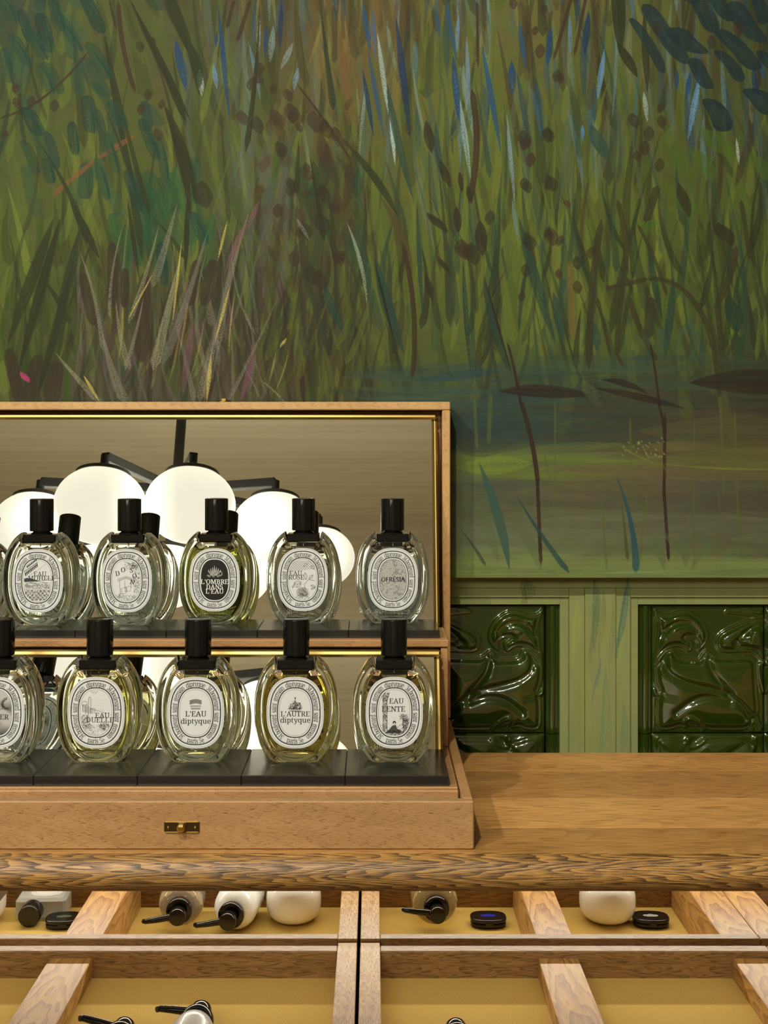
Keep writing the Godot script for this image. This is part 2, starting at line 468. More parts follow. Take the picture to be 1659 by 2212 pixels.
	for z in [[960, 905, 1260, 898, 56, 50, 70, 66, 0.5], [965, 962, 1110, 958, 54, 60, 64, 58, 0.5], [985, 1010, 1150, 1000, 40, 132, 146, 58, 0.65], [1100, 976, 1350, 958, 24, 106, 120, 68, 0.5], [1180, 1012, 1720, 1030, 30, 124, 102, 76, 0.45], [1100, 1062, 1520, 1050, 44, 108, 98, 76, 0.4], [1380, 930, 1850, 940, 76, 96, 92, 56, 0.45], [1440, 985, 1850, 990, 40, 108, 108, 54, 0.45], [1000, 1140, 1760, 1130, 60, 112, 110, 90, 0.4], [960, 1216, 1850, 1216, 34, 136, 148, 90, 0.5], [1500, 1090, 1850, 1090, 60, 84, 78, 62, 0.45]]:
		one(cv, z, rgb(z[5], z[6], z[7]), z[8], 1, 0.0, 0.35)
	# single strokes that the eye picks out
	for s in [[255, 0, 292, 200, 10, -8], [236, 0, 250, 62, 6, 0], [1030, 0, 1032, 145, 6, 0], [1018, 190, 1012, 440, 14, 14], [640, 180, 760, 350, 5, 4], [505, 0, 490, 60, 8, 0], [540, 0, 512, 90, 9, 0], [0, 255, 70, 226, 5, 2], [70, 226, 190, 112, 5, 10], [1250, -60, 1195, 130, 8, 0], [1272, -40, 1240, 120, 7, 0]]:
		one(cv, s, rgb(64, 46, 30), 0.85, 2, s[5])
	for s in [[350, -60, 405, 110, 26, 0], [396, 70, 430, 205, 22, 8], [1332, -80, 1340, 120, 30, 0], [1334, 90, 1376, 166, 22, 0], [355, 225, 422, 440, 15, 12], [225, 70, 300, 440, 13, -6], [280, 0, 412, 262, 15, 0], [1390, 30, 1398, 200, 16, 0], [130, 470, 40, 800, 22, 0], [150, 430, 215, 560, 18, 0], [160, 560, 80, 860, 18, 0], [405, 420, 400, 590, 12, 0], [275, 430, 300, 600, 10, 0]]:
		one(cv, s, rgb(44, 48, 22), 0.85, 1, s[5])
	one(cv, [115, 420, 205, 345, 11], rgb(140, 86, 52), 0.7, 2)
	one(cv, [205, 345, 295, 290, 14], rgb(138, 84, 50), 0.75, 1)
	for s in [[815, 72, 838, 245, 11, 168, 188, 194], [842, 238, 853, 356, 10, 190, 205, 212], [993, 215, 1016, 385, 12, 150, 178, 200], [430, 148, 436, 208, 14, 158, 172, 180], [460, 136, 468, 192, 11, 108, 144, 186], [1305, 106, 1290, 216, 13, 108, 148, 196], [1512, 160, 1486, 300, 14, 112, 150, 196], [1258, 268, 1258, 306, 9, 92, 138, 196], [1590, 298, 1596, 356, 7, 178, 192, 198], [1390, 198, 1398, 262, 12, 156, 172, 168], [560, 35, 556, 125, 9, 150, 162, 168], [590, 55, 583, 135, 14, 126, 142, 152], [632, 92, 606, 150, 13, 132, 146, 150], [643, 145, 634, 195, 12, 120, 140, 170], [805, 15, 810, 130, 9, 66, 100, 154], [1007, 78, 1014, 232, 10, 116, 140, 170], [1094, 245, 1112, 445, 9, 132, 160, 180], [1230, 32, 1232, 120, 10, 96, 132, 182], [990, 30, 986, 112, 8, 110, 144, 190], [1106, 430, 1118, 520, 9, 110, 136, 150]]:
		one(cv, s, rgb(s[5], s[6], s[7]), 0.85, 1, 0.0, 0.35)
	for s in [[470, 8, 496, 262, 11], [379, 85, 402, 196, 20], [468, 70, 466, 100, 8], [783, 0, 800, 112, 13], [795, 108, 830, 302, 11], [783, 150, 806, 292, 10], [940, 14, 950, 82, 9], [962, 0, 986, 132, 11], [978, 118, 990, 262, 15], [855, 38, 886, 300, 16], [1040, 92, 1082, 330, 13], [1190, 58, 1182, 142, 14], [1491, 154, 1482, 216, 12], [1628, 136, 1632, 218, 13], [1105, 130, 1106, 205, 18], [575, 55, 572, 120, 9], [608, 0, 604, 110, 10], [1120, 45, 1135, 150, 12], [1272, 25, 1262, 120, 14], [1463, 150, 1460, 198, 9], [1640, 130, 1650, 170, 12]]:
		one(cv, s, [rgb(30, 66, 120), rgb(24, 50, 92), rgb(40, 80, 126)][rng.randi() % 3], 0.85, 1, 0.0, 0.3)
	for s in [[1490, -30, 1540, 70, 38], [1395, 8, 1482, 138, 36], [1362, 38, 1432, 158, 22], [1458, 58, 1516, 116, 40], [1552, 62, 1632, 152, 36], [1548, 108, 1598, 176, 26], [1585, 2, 1646, 92, 42], [1530, -40, 1578, 46, 32], [1628, -10, 1648, 52, 30], [1498, 124, 1532, 192, 32], [1528, 212, 1562, 284, 42], [1640, 108, 1680, 160, 24], [1620, 190, 1670, 250, 44], [1450, -80, 1500, 10, 34]]:
		one(cv, s, rgb(24, 46, 52), 0.95, 3, rng.randf_range(-10, 10), 0.12)
		one(cv, [s[0] + 8, s[1] + 12, s[2] - 8, s[3] - 12, s[4] * 0.5], rgb(54, 80, 88), 0.4, 1, 0.0, 1.0)
	for s in [[1518, 276, 1582, 342, 42], [1500, 318, 1542, 392, 36], [1430, 288, 1504, 404, 32], [1622, 328, 1680, 402, 40], [1470, 420, 1500, 470, 40], [1420, 480, 1376, 500, 30]]:
		one(cv, s, rgb(74, 104, 28), 0.55, 1, 0.0, 0.2)
	for s in [[1275, 268, 1312, 348, 30], [812, 558, 872, 762, 26], [1120, 468, 1200, 742, 24], [1455, 598, 1435, 780, 18], [1045, 600, 1096, 800, 16], [1195, 630, 1215, 740, 20], [835, 178, 892, 430, 17], [1000, 560, 1016, 800, 12], [900, 430, 914, 690, 10], [1400, 520, 1432, 700, 15], [1570, 640, 1590, 720, 40], [1280, 690, 1290, 760, 20], [700, 610, 740, 720, 20], [1140, 560, 1120, 720, 10]]:
		one(cv, s, [rgb(40, 68, 60), rgb(46, 74, 66), rgb(36, 62, 50)][rng.randi() % 3], 0.78, 1, rng.randf_range(-6, 6), 0.2)
	one(cv, [808, 562, 852, 742, 6], rgb(30, 32, 22), 0.85, 1)
	one(cv, [1046, 600, 1106, 812, 5], rgb(48, 30, 22), 0.85, 1)
	for s in [[353, -40, 414, 100, 30, -6], [406, 86, 430, 190, 24, 6], [283, 0, 402, 264, 13, 0], [353, 226, 412, 474, 18, 10], [227, 76, 325, 474, 14, -4], [221, 216, 306, 456, 12, 4], [74, 294, 188, 526, 15, 14], [279, 400, 306, 560, 18, 4], [116, 470, 16, 744, 26, 0], [174, 486, 112, 752, 22, 0], [60, 560, 150, 700, 16, 8], [330, 470, 400, 560, 12, 6], [645, 300, 640, 420, 16, 0], [668, 330, 700, 520, 13, 0], [740, 300, 860, 470, 17, 10], [560, 0, 530, 330, 14, 6], [690, 0, 720, 240, 16, 0]]:
		one(cv, s, [rgb(48, 54, 24), rgb(44, 46, 22), rgb(46, 56, 30)][rng.randi() % 3], 0.85, 1 if s[4] > 16 else 0, s[5], 0.1)
	for p in [[18, 18], [54, 54], [96, 70], [78, 92], [44, 108], [98, 168], [150, 70], [214, 132], [254, 246], [192, 246], [158, 298], [104, 368], [220, 386], [70, 262], [350, 342], [322, 300], [288, 412], [428, 490], [350, 570], [14, 140], [120, 20], [200, 30], [240, 330]]:
		var hh := rng.randf_range(54, 96)
		var sl := rng.randf_range(4, 26)
		one(cv, [p[0] - sl, p[1] - hh * 0.5, p[0] + sl, p[1] + hh * 0.5, rng.randf_range(20, 34)], teal[rng.randi() % 4] * 0.9, 0.62, 3, 0.0, 0.3)
		one(cv, [p[0] - sl + 8, p[1] - hh * 0.3, p[0] + sl + 6, p[1] + hh * 0.55, 6], rgb(20, 66, 56), 0.7, 1, 3.0, 0.1)
	# brown stems and the bent reeds on the right
	one(cv, [822, 425, 888, 610, 20], rgb(84, 70, 36), 0.75, 1, 14)
	one(cv, [868, 520, 890, 820, 11], rgb(60, 42, 26), 0.85, 2, 14)
	for s in [[1305, 624, 1400, 602, 10, 0], [1398, 602, 1478, 626, 10, -8], [1470, 618, 1540, 758, 13, 16], [1540, 740, 1555, 860, 11, 0], [1333, 430, 1350, 600, 12, 8], [1350, 590, 1332, 770, 12, -4], [1330, 760, 1345, 790, 8, 0], [1300, 470, 1272, 800, 15, -8], [1290, 640, 1318, 770, 7, 0], [1420, 400, 1395, 480, 18, 0], [1590, 530, 1548, 660, 14, 8], [1548, 650, 1560, 760, 13, 0], [1600, 430, 1620, 560, 10, 0], [1375, 480, 1440, 640, 8, 6], [1360, 640, 1420, 780, 12, -8], [1405, 640, 1400, 730, 22, 0]]:
		one(cv, s, rgb(60, 56, 32), 0.78, 2, s[5])
	one(cv, [1230, 558, 1236, 732, 15], rgb(124, 94, 54), 0.6, 2)
	# buds and seed heads
	for p in [[1110, 8], [1176, 20], [1160, 66], [1164, 110], [1204, 164], [1210, 168], [1136, 310], [1143, 345], [1186, 292], [1134, 402], [1190, 396], [1368, 260], [1426, 232], [1428, 262], [1406, 288], [1394, 320], [1378, 336], [1424, 356], [1140, 522], [1186, 506], [1210, 520], [1276, 545], [1206, 592], [1244, 568], [1138, 584], [1244, 620], [1130, 640], [1000, 540], [1020, 545], [1060, 470], [32, 190], [34, 222], [66, 220], [10, 290], [120, 228], [590, 192], [620, 205], [630, 250], [645, 275], [700, 270], [720, 290], [604, 330], [662, 362], [626, 412], [700, 412], [600, 455], [652, 500], [720, 450], [735, 555], [318, 204], [306, 235], [350, 225], [340, 290], [300, 100], [330, 90], [1420, 60], [1590, 62], [1540, 90], [560, 150], [545, 180], [1225, 440]]:
		var sz := rng.randf_range(20, 34)
		one(cv, [p[0] - rng.randf_range(-4, 4), p[1] - sz * 0.5, p[0] + rng.randf_range(-6, 6), p[1] + sz * 0.5, sz * 0.72], [rgb(58, 44, 28), rgb(52, 46, 28), rgb(62, 42, 30)][rng.randi() % 3], 0.62, 1, 0.0, 0.15)
	for p in [[524, 254, 34], [558, 270, 40], [592, 252, 36], [628, 244, 44], [680, 262, 46], [706, 280, 40], [604, 322, 36], [628, 400, 34], [662, 376, 30], [698, 418, 40], [658, 498, 40], [698, 484, 46], [672, 594, 44], [692, 604, 44], [732, 556, 36], [560, 170, 26], [440, 420, 60], [1134, 300, 40], [1136, 400, 34], [1190, 396, 38], [1186, 290, 34], [1140, 522, 40], [1190, 510, 42], [1000, 538, 46], [1022, 548, 50]]:
		one(cv, [p[0] - 5, p[1] - p[2] * 0.5, p[0] + 5, p[1] + p[2] * 0.5, p[2] * 0.75], [rgb(56, 42, 28), rgb(50, 44, 26), rgb(60, 42, 32)][rng.randi() % 3], 0.6, 1, rng.randf_range(-4, 4), 0.2)
	for s in [[922, 458, 966, 502, 18], [985, 446, 990, 502, 19], [1036, 476, 1042, 552, 28], [944, 553, 972, 592, 12], [918, 590, 935, 650, 16], [920, 260, 932, 330, 22], [950, 345, 972, 405, 18], [992, 370, 998, 415, 12], [1465, 395, 1490, 470, 24], [1010, 400, 1018, 440, 14], [1550, 480, 1580, 530, 34]]:
		one(cv, s, rgb(50, 44, 24), 0.8, 1, 0.0, 0.1)
	lay(cv, 40, [560, 200, 760, 620], [18, 46], [14, 28], [-0.6, 0.6], [-0.1, 0.1], [rgb(72, 52, 34), rgb(62, 50, 30), rgb(84, 56, 38)], [0.3, 0.6], 1, 0.4)
	# bulrush heads and the pale fans at the lower left
	for s in [[242, 522, 244, 664, 24], [178, 588, 202, 702, 25], [270, 578, 268, 664, 19], [312, 590, 304, 782, 32], [82, 765, 60, 872, 32], [20, 752, 42, 872, 28], [460, 560, 440, 660, 26], [120, 780, 110, 872, 40], [425, 560, 410, 660, 24]]:
		one(cv, s, rgb(58, 46, 34), 0.75, 3, 0.0, 0.15)
	for s in [[448, 498, 350, 790, 22], [388, 560, 330, 800, 27], [170, 538, 222, 760, 12], [268, 478, 236, 690, 9], [342, 488, 276, 700, 14], [118, 760, 218, 872, 17], [222, 722, 270, 872, 26], [382, 440, 330, 620, 22], [310, 640, 270, 800, 12], [250, 650, 280, 800, 16], [510, 520, 440, 870, 13], [540, 450, 470, 760, 16], [600, 640, 490, 870, 9], [560, 820, 615, 870, 6], [520, 780, 560, 860, 6], [480, 690, 430, 870, 18]]:
		one(cv, s, [rgb(142, 134, 120), rgb(130, 124, 118), rgb(152, 146, 122)][rng.randi() % 3], 0.7, 0, rng.randf_range(-10, 10), 0.45)
	for s in [[490, 478, 470, 562, 6], [496, 618, 464, 738, 6], [456, 765, 446, 866, 9], [392, 520, 372, 700, 5], [618, 730, 605, 750, 7], [180, 810, 212, 864, 7], [330, 590, 276, 690, 4]]:
		one(cv, s, rgb(212, 190, 100), 0.8, 1, 0.0, 0.3)
	for s in [[532, 478, 488, 584, 15], [416, 690, 394, 856, 17], [548, 765, 520, 866, 14], [560, 430, 530, 500, 12]]:
		one(cv, s, rgb(136, 88, 108), 0.6, 1, 0.0, 0.4)
	one(cv, [44, 802, 62, 826, 14], rgb(206, 62, 134), 0.9, 1)
	one(cv, [748, 478, 792, 655, 9], rgb(160, 170, 158), 0.75, 1, 8, 0.4)
	one(cv, [764, 470, 800, 730, 10], rgb(50, 72, 56), 0.75, 1, 12)
	one(cv, [640, 470, 668, 520, 8], rgb(138, 160, 164), 0.6, 1, 0.0, 0.4)
	# banks, logs and reeds standing in the water
	for s in [[1076, 845, 1280, 854, 28], [1100, 838, 1230, 846, 16], [1490, 826, 1800, 836, 56], [1285, 838, 1480, 882, 16], [1300, 820, 1400, 850, 14], [1690, 880, 1850, 890, 22]]:
		one(cv, s, rgb(48, 38, 30), 0.9, 1, rng.randf_range(-8, -2), 0.1)
	one(cv, [1105, 838, 1240, 842, 8], rgb(92, 82, 62), 0.4, 1, -4, 0.8)
	one(cv, [1255, 830, 1300, 868, 26], rgb(118, 122, 66), 0.5, 3, 0.0, 0.7)
	one(cv, [900, 822, 1080, 800, 22], rgb(44, 70, 86), 0.55, 1)
	lay(cv, 40, [1360, 700, 1520, 790], [20, 60], [6, 14], [-0.5, 0.5], [-0.1, 0.1], [rgb(52, 76, 70), rgb(64, 92, 74)], [0.3, 0.55], 3, 0.8)
	for s in [[1096, 740, 1126, 880, 6, 2], [1404, 740, 1424, 880, 5, 2], [1122, 858, 1162, 1050, 10, 6], [1160, 1030, 1168, 1222, 8, 0], [1418, 858, 1436, 960, 6, 4], [1436, 890, 1434, 1080, 7, 0], [1434, 1060, 1444, 1212, 7, 0]]:
		one(cv, s, rgb(54, 34, 27), 0.95, 2, s[5])
	for s in [[1555, 850, 1563, 1072, 6], [1586, 880, 1594, 1130, 5], [1594, 1100, 1604, 1210, 7], [1174, 970, 1196, 1090, 4], [1198, 860, 1200, 1080, 4], [1500, 900, 1498, 1230, 4], [1360, 900, 1366, 1080, 5], [1300, 1080, 1310, 1230, 5], [1024, 860, 1030, 970, 7], [1060, 850, 1055, 960, 9], [1430, 1000, 1450, 1040, 4], [1400, 1040, 1380, 1220, 4], [1552, 1060, 1556, 1180, 4]]:
		one(cv, s, rgb(96, 106, 50), 0.6, 2)
	for s in [[1034, 998, 1100, 1230, 22, 58, 90, 82, 8], [1114, 1068, 1229, 1238, 14, 42, 78, 74, -4], [1330, 1026, 1373, 1242, 17, 40, 82, 98, 12], [986, 1133, 1048, 1222, 8, 62, 78, 58, 4], [1342, 1080, 1356, 1212, 9, 78, 84, 42, 0]]:
		one(cv, s, rgb(s[5], s[6], s[7]), 0.82, 0 if s[4] < 18 else 1, s[8])
	for s in [[1106, 1108, 1170, 1236, 22], [1025, 1080, 1075, 1215, 20], [978, 1080, 985, 1210, 24], [1400, 1140, 1435, 1235, 18], [1465, 1135, 1480, 1225, 24], [1545, 1110, 1490, 1235, 18], [1420, 1140, 1480, 1210, 14], [985, 960, 1010, 1120, 26]]:
		one(cv, s, rgb(96, 106, 76), 0.5, 1, 6, 0.3)
	for i in 34:
		var px := rng.randf_range(1340, 1435)
		var py := rng.randf_range(944, 986)
		one(cv, [px, py, px + 4, py + 3, 3], rgb(160, 166, 98), 0.6, 3)
	one(cv, [1330, 955, 1420, 1000, 5], rgb(126, 136, 66), 0.5, 1, 6)
	one(cv, [1420, 1000, 1720, 1012, 5], rgb(128, 138, 56), 0.6, 1, 6)
	lay(cv, 30, [-190, 1232, 1850, 1246], [80, 300], [3, 7], [1.55, 1.59], [0, 0], [rgb(150, 164, 100), rgb(120, 140, 96)], [0.3, 0.6], 1)
	return cv.texture()

func paint_spare(water: bool) -> ImageTexture:   # the parts of the painting beyond the photograph's frame
	rng.seed = 12
	var cv := Canvas.new(1024, 1024, rgb(98, 102, 70) if water else rgb(78, 84, 42))
	if water:
		lay(cv, 240, [-195, -150, 830, 880], [160, 420], [20, 60], [1.5, 1.64], [-0.02, 0.02], [rgb(104, 108, 78), rgb(88, 92, 66), rgb(112, 118, 80), rgb(84, 86, 62), rgb(96, 88, 66)], [0.25, 0.5], 1, 0.3)
		lay(cv, 20, [-195, -150, 830, 880], [120, 260], [6, 16], [-0.3, 0.3], [-0.08, 0.08], [rgb(52, 80, 76), rgb(60, 46, 36)], [0.5, 0.8], 0, 0.2)
		return cv.texture()
	lay(cv, 300, [-195, -150, 830, 880], [160, 380], [16, 40], [-0.35, 0.25], [-0.08, 0.08], [rgb(100, 110, 46), rgb(80, 90, 40), rgb(58, 64, 30), rgb(46, 70, 56), rgb(88, 102, 44), rgb(48, 48, 26), rgb(66, 54, 36)], [0.4, 0.7], 0, 0.2)
	lay(cv, 200, [-195, -150, 830, 880], [130, 320], [8, 20], [-0.3, 0.25], [-0.08, 0.08], [rgb(46, 50, 24), rgb(42, 58, 32), rgb(108, 118, 48), rgb(54, 76, 68)], [0.45, 0.75], 0, 0.2)
	lay(cv, 40, [-195, -150, 830, 880], [70, 200], [6, 15], [-0.2, 0.1], [-0.05, 0.05], [rgb(58, 90, 124), rgb(116, 140, 150), rgb(30, 56, 92)], [0.4, 0.7], 1, 0.5)
	lay(cv, 40, [-195, -150, 830, 880], [24, 40], [16, 26], [-0.5, 0.5], [-0.05, 0.05], [rgb(56, 42, 28), rgb(50, 44, 26)], [0.5, 0.65], 1, 0.2)
	return cv.texture()

func paint_dado() -> ImageTexture:   # boards below the painting: thin green coat with blades running on from above; 722 x 448 units, tiles across
	rng.seed = 13
	var cv := Canvas.new(722, 448, rgb(122, 130, 82))
	var o := Vector2(-1000.0 - 195.0, -1240.0 - 150.0)
	for i in 260:
		var x := rng.randf_range(0, 722)
		var y := rng.randf_range(0, 448)
		cv.stroke(x, y - 90, x, y + 90, 0, rng.randf_range(8, 26), [rgb(126, 134, 78), rgb(112, 122, 80), rgb(130, 136, 90), rgb(118, 126, 70)][rng.randi() % 4], 0.25, 2, 0.2, rng.randi() & 1023)
	for s in [[1248, 1295, 1243, 1420, 22, 134, 150, 62], [1300, 1310, 1296, 1420, 12, 132, 146, 66], [1340, 1330, 1338, 1460, 16, 132, 148, 66], [1285, 1240, 1290, 1390, 13, 66, 84, 70], [1296, 1262, 1278, 1420, 16, 92, 100, 66], [1306, 1270, 1300, 1400, 10, 84, 92, 56], [1360, 1240, 1336, 1412, 15, 42, 82, 92], [1300, 1420, 1284, 1500, 7, 70, 90, 96], [1262, 1400, 1258, 1600, 14, 122, 136, 62], [1326, 1300, 1322, 1440, 8, 86, 104, 70], [1310, 1440, 1305, 1640, 20, 98, 116, 80], [1135, 1250, 1142, 1300, 34, 66, 70, 44], [1350, 1520, 1350, 1640, 14, 92, 108, 84], [1275, 1530, 1272, 1600, 9, 128, 140, 70]]:
		cv.stroke(s[0] + o.x + 195.0, s[1] + o.y + 150.0, s[2] + o.x + 195.0, s[3] + o.y + 150.0, 4, s[4], rgb(s[5], s[6], s[7]), 0.5, 1, 0.5, rng.randi() & 1023)
		cv.stroke(s[0] + o.x + 197.0, s[1] + o.y + 160.0, s[2] + o.x + 192.0, s[3] + o.y + 175.0, -3, s[4] * 0.55, rgb(s[5], s[6], s[7]), 0.45, 0, 0.4, rng.randi() & 1023)
	return cv.texture()

# ------------------------------------------------------------------ glazed relief tile
func near_line(p: Vector2, pts: PackedVector2Array) -> float:
	var best := 1e9
	for i in pts.size() - 1:
		var a := pts[i]
		var b := pts[i + 1]
		var ab := b - a
		var t := clampf((p - a).dot(ab) / ab.length_squared(), 0.0, 1.0)
		best = minf(best, p.distance_squared_to(a + ab * t))
	return sqrt(best)

func curve(flat: Array) -> Array:   # a smooth line through the given points
	var pts := []
	for i in range(0, flat.size(), 2):
		pts.append(Vector2(flat[i], flat[i + 1]))
	var out := []
	for i in pts.size() - 1:
		var p0: Vector2 = pts[maxi(i - 1, 0)]
		var p3: Vector2 = pts[mini(i + 2, pts.size() - 1)]
		for k in 3:
			out.append(pts[i].cubic_interpolate(pts[i + 1], p0, p3, k / 3.0))
	out.append(pts[-1])
	return out

func bump(d: float, w: float) -> float:
	return exp(-d * d / (w * w))

func relief_heights(nx: int, ny: int, tall: float, lower: bool) -> Array:   # rows of heights 0..1; u and v in units of the tile's width, v downwards
	var f := func(flat: Array) -> PackedVector2Array:   # a smooth line from the plan of 1410 x 1590 units
		var out := []
		for i in range(0, flat.size(), 2):
			out.append((flat[i] - 240.0) / 1410.0)
			out.append((flat[i + 1] - 120.0) / 1410.0)
		return PackedVector2Array(curve(out))
	var shapes := []
	var ridges := []
	var valleys := []
	if not lower:
		shapes = [
			[f.call([275, 900, 290, 1080, 335, 1210, 300, 1320, 300, 1600, 350, 1672, 480, 1668, 560, 1640, 640, 1640, 700, 1600, 900, 1660, 1000, 1675, 1390, 1672, 1520, 1580, 1572, 1440, 1560, 1250, 1545, 1000, 1540, 860, 1500, 790, 1420, 765, 1100, 775, 1000, 745, 920, 690, 840, 790, 800, 795, 600, 785, 540, 740, 505, 680, 400, 720, 275, 900]), 1.0],
			[f.call([265, 170, 330, 230, 450, 245, 560, 205, 700, 200, 820, 270, 900, 370, 937, 480, 920, 580, 833, 678, 835, 600, 800, 540, 720, 515, 660, 528, 730, 575, 742, 630, 710, 690, 640, 645, 560, 625, 450, 650, 340, 740, 280, 850, 290, 740, 305, 660, 325, 480, 325, 340, 265, 170]), 0.95],
			[f.call([1660, 260, 1510, 290, 1300, 370, 1110, 470, 1060, 570, 1085, 670, 1200, 702, 1450, 690, 1570, 740, 1660, 830, 1670, 500, 1660, 260]), 0.9],
			[f.call([1660, 140, 1300, 165, 1170, 205, 1300, 222, 1500, 250, 1580, 270, 1660, 250, 1665, 200, 1660, 140]), 0.8]]
		for v in [[390, 770, 420, 920, 560, 1040, 800, 1120, 1050, 1180, 1250, 1290, 1400, 1430, 1490, 1580], [940, 800, 980, 940, 1060, 1060, 1200, 1220], [530, 1460, 700, 1330, 850, 1265, 1000, 1262, 1200, 1330], [370, 480, 480, 370, 600, 335, 720, 360, 820, 450], [1290, 590, 1400, 470, 1560, 370, 1660, 340], [1290, 590, 1400, 640, 1660, 690]]:
			valleys.append([f.call(v), 0.42, 0.032])
		for r in [[650, 1640, 655, 1570, 700, 1530, 800, 1590, 900, 1660], [260, 1195, 300, 1240, 360, 1230], [1580, 870, 1660, 830], [1580, 870, 1600, 1060, 1640, 1200], [1545, 1500, 1590, 1640, 1590, 1710], [1430, 1560, 1490, 1640, 1500, 1710]]:
			ridges.append([f.call(r), 0.35, 0.02])
		for k in 5:
			var y := 440.0 + k * 38.0
			ridges.append([f.call([1500 - k * 8, y, 1560 + k * 4, y + 6]), 0.28, 0.014])
	else:
		shapes = [[f.call([300, 1700, 295, 600, 290, 300, 300, 180, 350, 150, 460, 150, 560, 185, 640, 200, 690, 180, 690, 240, 710, 280, 800, 260, 900, 190, 1000, 165, 1400, 165, 1500, 240, 1560, 600, 1560, 1700, 300, 1700]), 0.9]]
		ridges.append([f.call([690, 180, 700, 270, 720, 285, 810, 262, 900, 195]), 0.4, 0.022])
		valleys.append([f.call([480, 900, 700, 620, 1100, 420, 1420, 240]), 0.4, 0.035])
		ridges.append([f.call([1540, 130, 1520, 300, 1420, 420]), 0.35, 0.02])
	var rows := []
	for j in ny + 1:
		var row := PackedFloat32Array()
		for i in nx + 1:
			var p := Vector2(float(i) / nx, float(j) / ny * tall)
			var z := 0.0
			var line := 0.0
			for s in shapes:
				var d := near_line(p, s[0])
				if d < 0.2 and Geometry2D.is_point_in_polygon(p, s[0]) or d >= 0.2 and Geometry2D.is_point_in_polygon(p, s[0]):
					z = maxf(z, s[1] * (0.55 * smoothstep(0.0, 0.055, d) + 0.45 * smoothstep(0.0, 0.2, d)))
				line = maxf(line, 0.22 * bump(d, 0.011))
			for v in valleys:
				z -= v[1] * bump(near_line(p, v[0]), v[2])
			z = maxf(z, 0.0)
			for r in ridges:
				line = maxf(line, r[1] * bump(near_line(p, r[0]), r[2]))
			var side := 1.0 if p.x > 0.9 else p.x
			row.append((z + line) * smoothstep(0.0, 0.03, minf(side, minf(p.y, tall - p.y))))
		rows.append(row)
	return rows

func relief_tile(w: float, h: float, deep: float, rows: Array, flip: bool) -> ArrayMesh:   # front at +z
	var st := begin()
	st.set_smooth_group(0)
	var ny := rows.size() - 1
	var nx: int = rows[0].size() - 1
	var grid := []
	for j in ny + 1:
		var row := []
		for i in nx + 1:
			var u := float(i) / nx
			var v := float(j) / ny * h / w
			var e := minf(minf(u, 1.0 - u), minf(v, h / w - v))
			var z: float = deep * rows[j][nx - i if flip else i] - 0.002 * (1.0 - smoothstep(0.0, 0.012, e))
			row.append(Vector3((u - 0.5) * w, h * 0.5 - v * w, z))
		grid.append(row)
	for j in ny:
		for i in nx:
			quad(st, grid[j + 1][i], grid[j + 1][i + 1], grid[j][i + 1], grid[j][i])
	st.set_smooth_group(-1)
	var c := [Vector3(-w / 2, -h / 2, -0.008), Vector3(w / 2, -h / 2, -0.008), Vector3(w / 2, h / 2, -0.008), Vector3(-w / 2, h / 2, -0.008)]
	var g := [grid[ny][0], grid[ny][nx], grid[0][nx], grid[0][0]]
	for k in 4:
		var k1 := (k + 1) % 4
		quad(st, c[k], c[k1], g[k1], g[k])
	quad(st, c[0], c[3], c[2], c[1])
	return done(st)

func border_tile(w: float, h: float) -> ArrayMesh:   # narrow strip with a round ridge between two fillets
	var st := begin()
	var prof := []
	for i in 33:
		var u := i / 32.0
		var z := 0.0035 * sqrt(maxf(0.0, 1.0 - pow((u - 0.56) / 0.27, 2.0))) + 0.0015 * (bump(u - 0.1, 0.07) + bump(u - 0.96, 0.04))
		if i == 0 or i == 32:
			z = -0.001
		prof.append(Vector3((u - 0.5) * w, 0, z))
	for i in 32:
		st.set_smooth_group(0)
		var a: Vector3 = prof[i]
		var b: Vector3 = prof[i + 1]
		var up := Vector3(0, h * 0.5, 0)
		quad(st, a - up, b - up, b + up, a + up)
		st.set_smooth_group(-1)
		quad(st, a + up, b + up, Vector3(b.x, h * 0.5, -0.008), Vector3(a.x, h * 0.5, -0.008))
		quad(st, b - up, a - up, Vector3(a.x, -h * 0.5, -0.008), Vector3(b.x, -h * 0.5, -0.008))
	var z0 := -0.008
	quad(st, Vector3(-w / 2, -h / 2, z0), Vector3(-w / 2, -h / 2, -0.001), Vector3(-w / 2, h / 2, -0.001), Vector3(-w / 2, h / 2, z0))
	quad(st, Vector3(w / 2, -h / 2, -0.001), Vector3(w / 2, -h / 2, z0), Vector3(w / 2, h / 2, z0), Vector3(w / 2, h / 2, -0.001))
	quad(st, Vector3(-w / 2, -h / 2, z0), Vector3(-w / 2, h / 2, z0), Vector3(w / 2, h / 2, z0), Vector3(w / 2, -h / 2, z0))
	return done(st)

# ------------------------------------------------------------------ printed labels
const LW := 0.0258     # half width and half height of an oval label
const LH := 0.0322
const LN := 2.45
var label_base: PackedByteArray

func inset_of(x: float, y: float) -> float:   # how far inside the label's edge the point lies, in metres
	var lo := -0.004
	var hi := LW - 0.0002
	for k in 11:
		var d := (lo + hi) * 0.5
		if pow(absf(x) / (LW - d), LN) + pow(absf(y) / (LH - d), LN) > 1.0:
			hi = d
		else:
			lo = d
	return lo

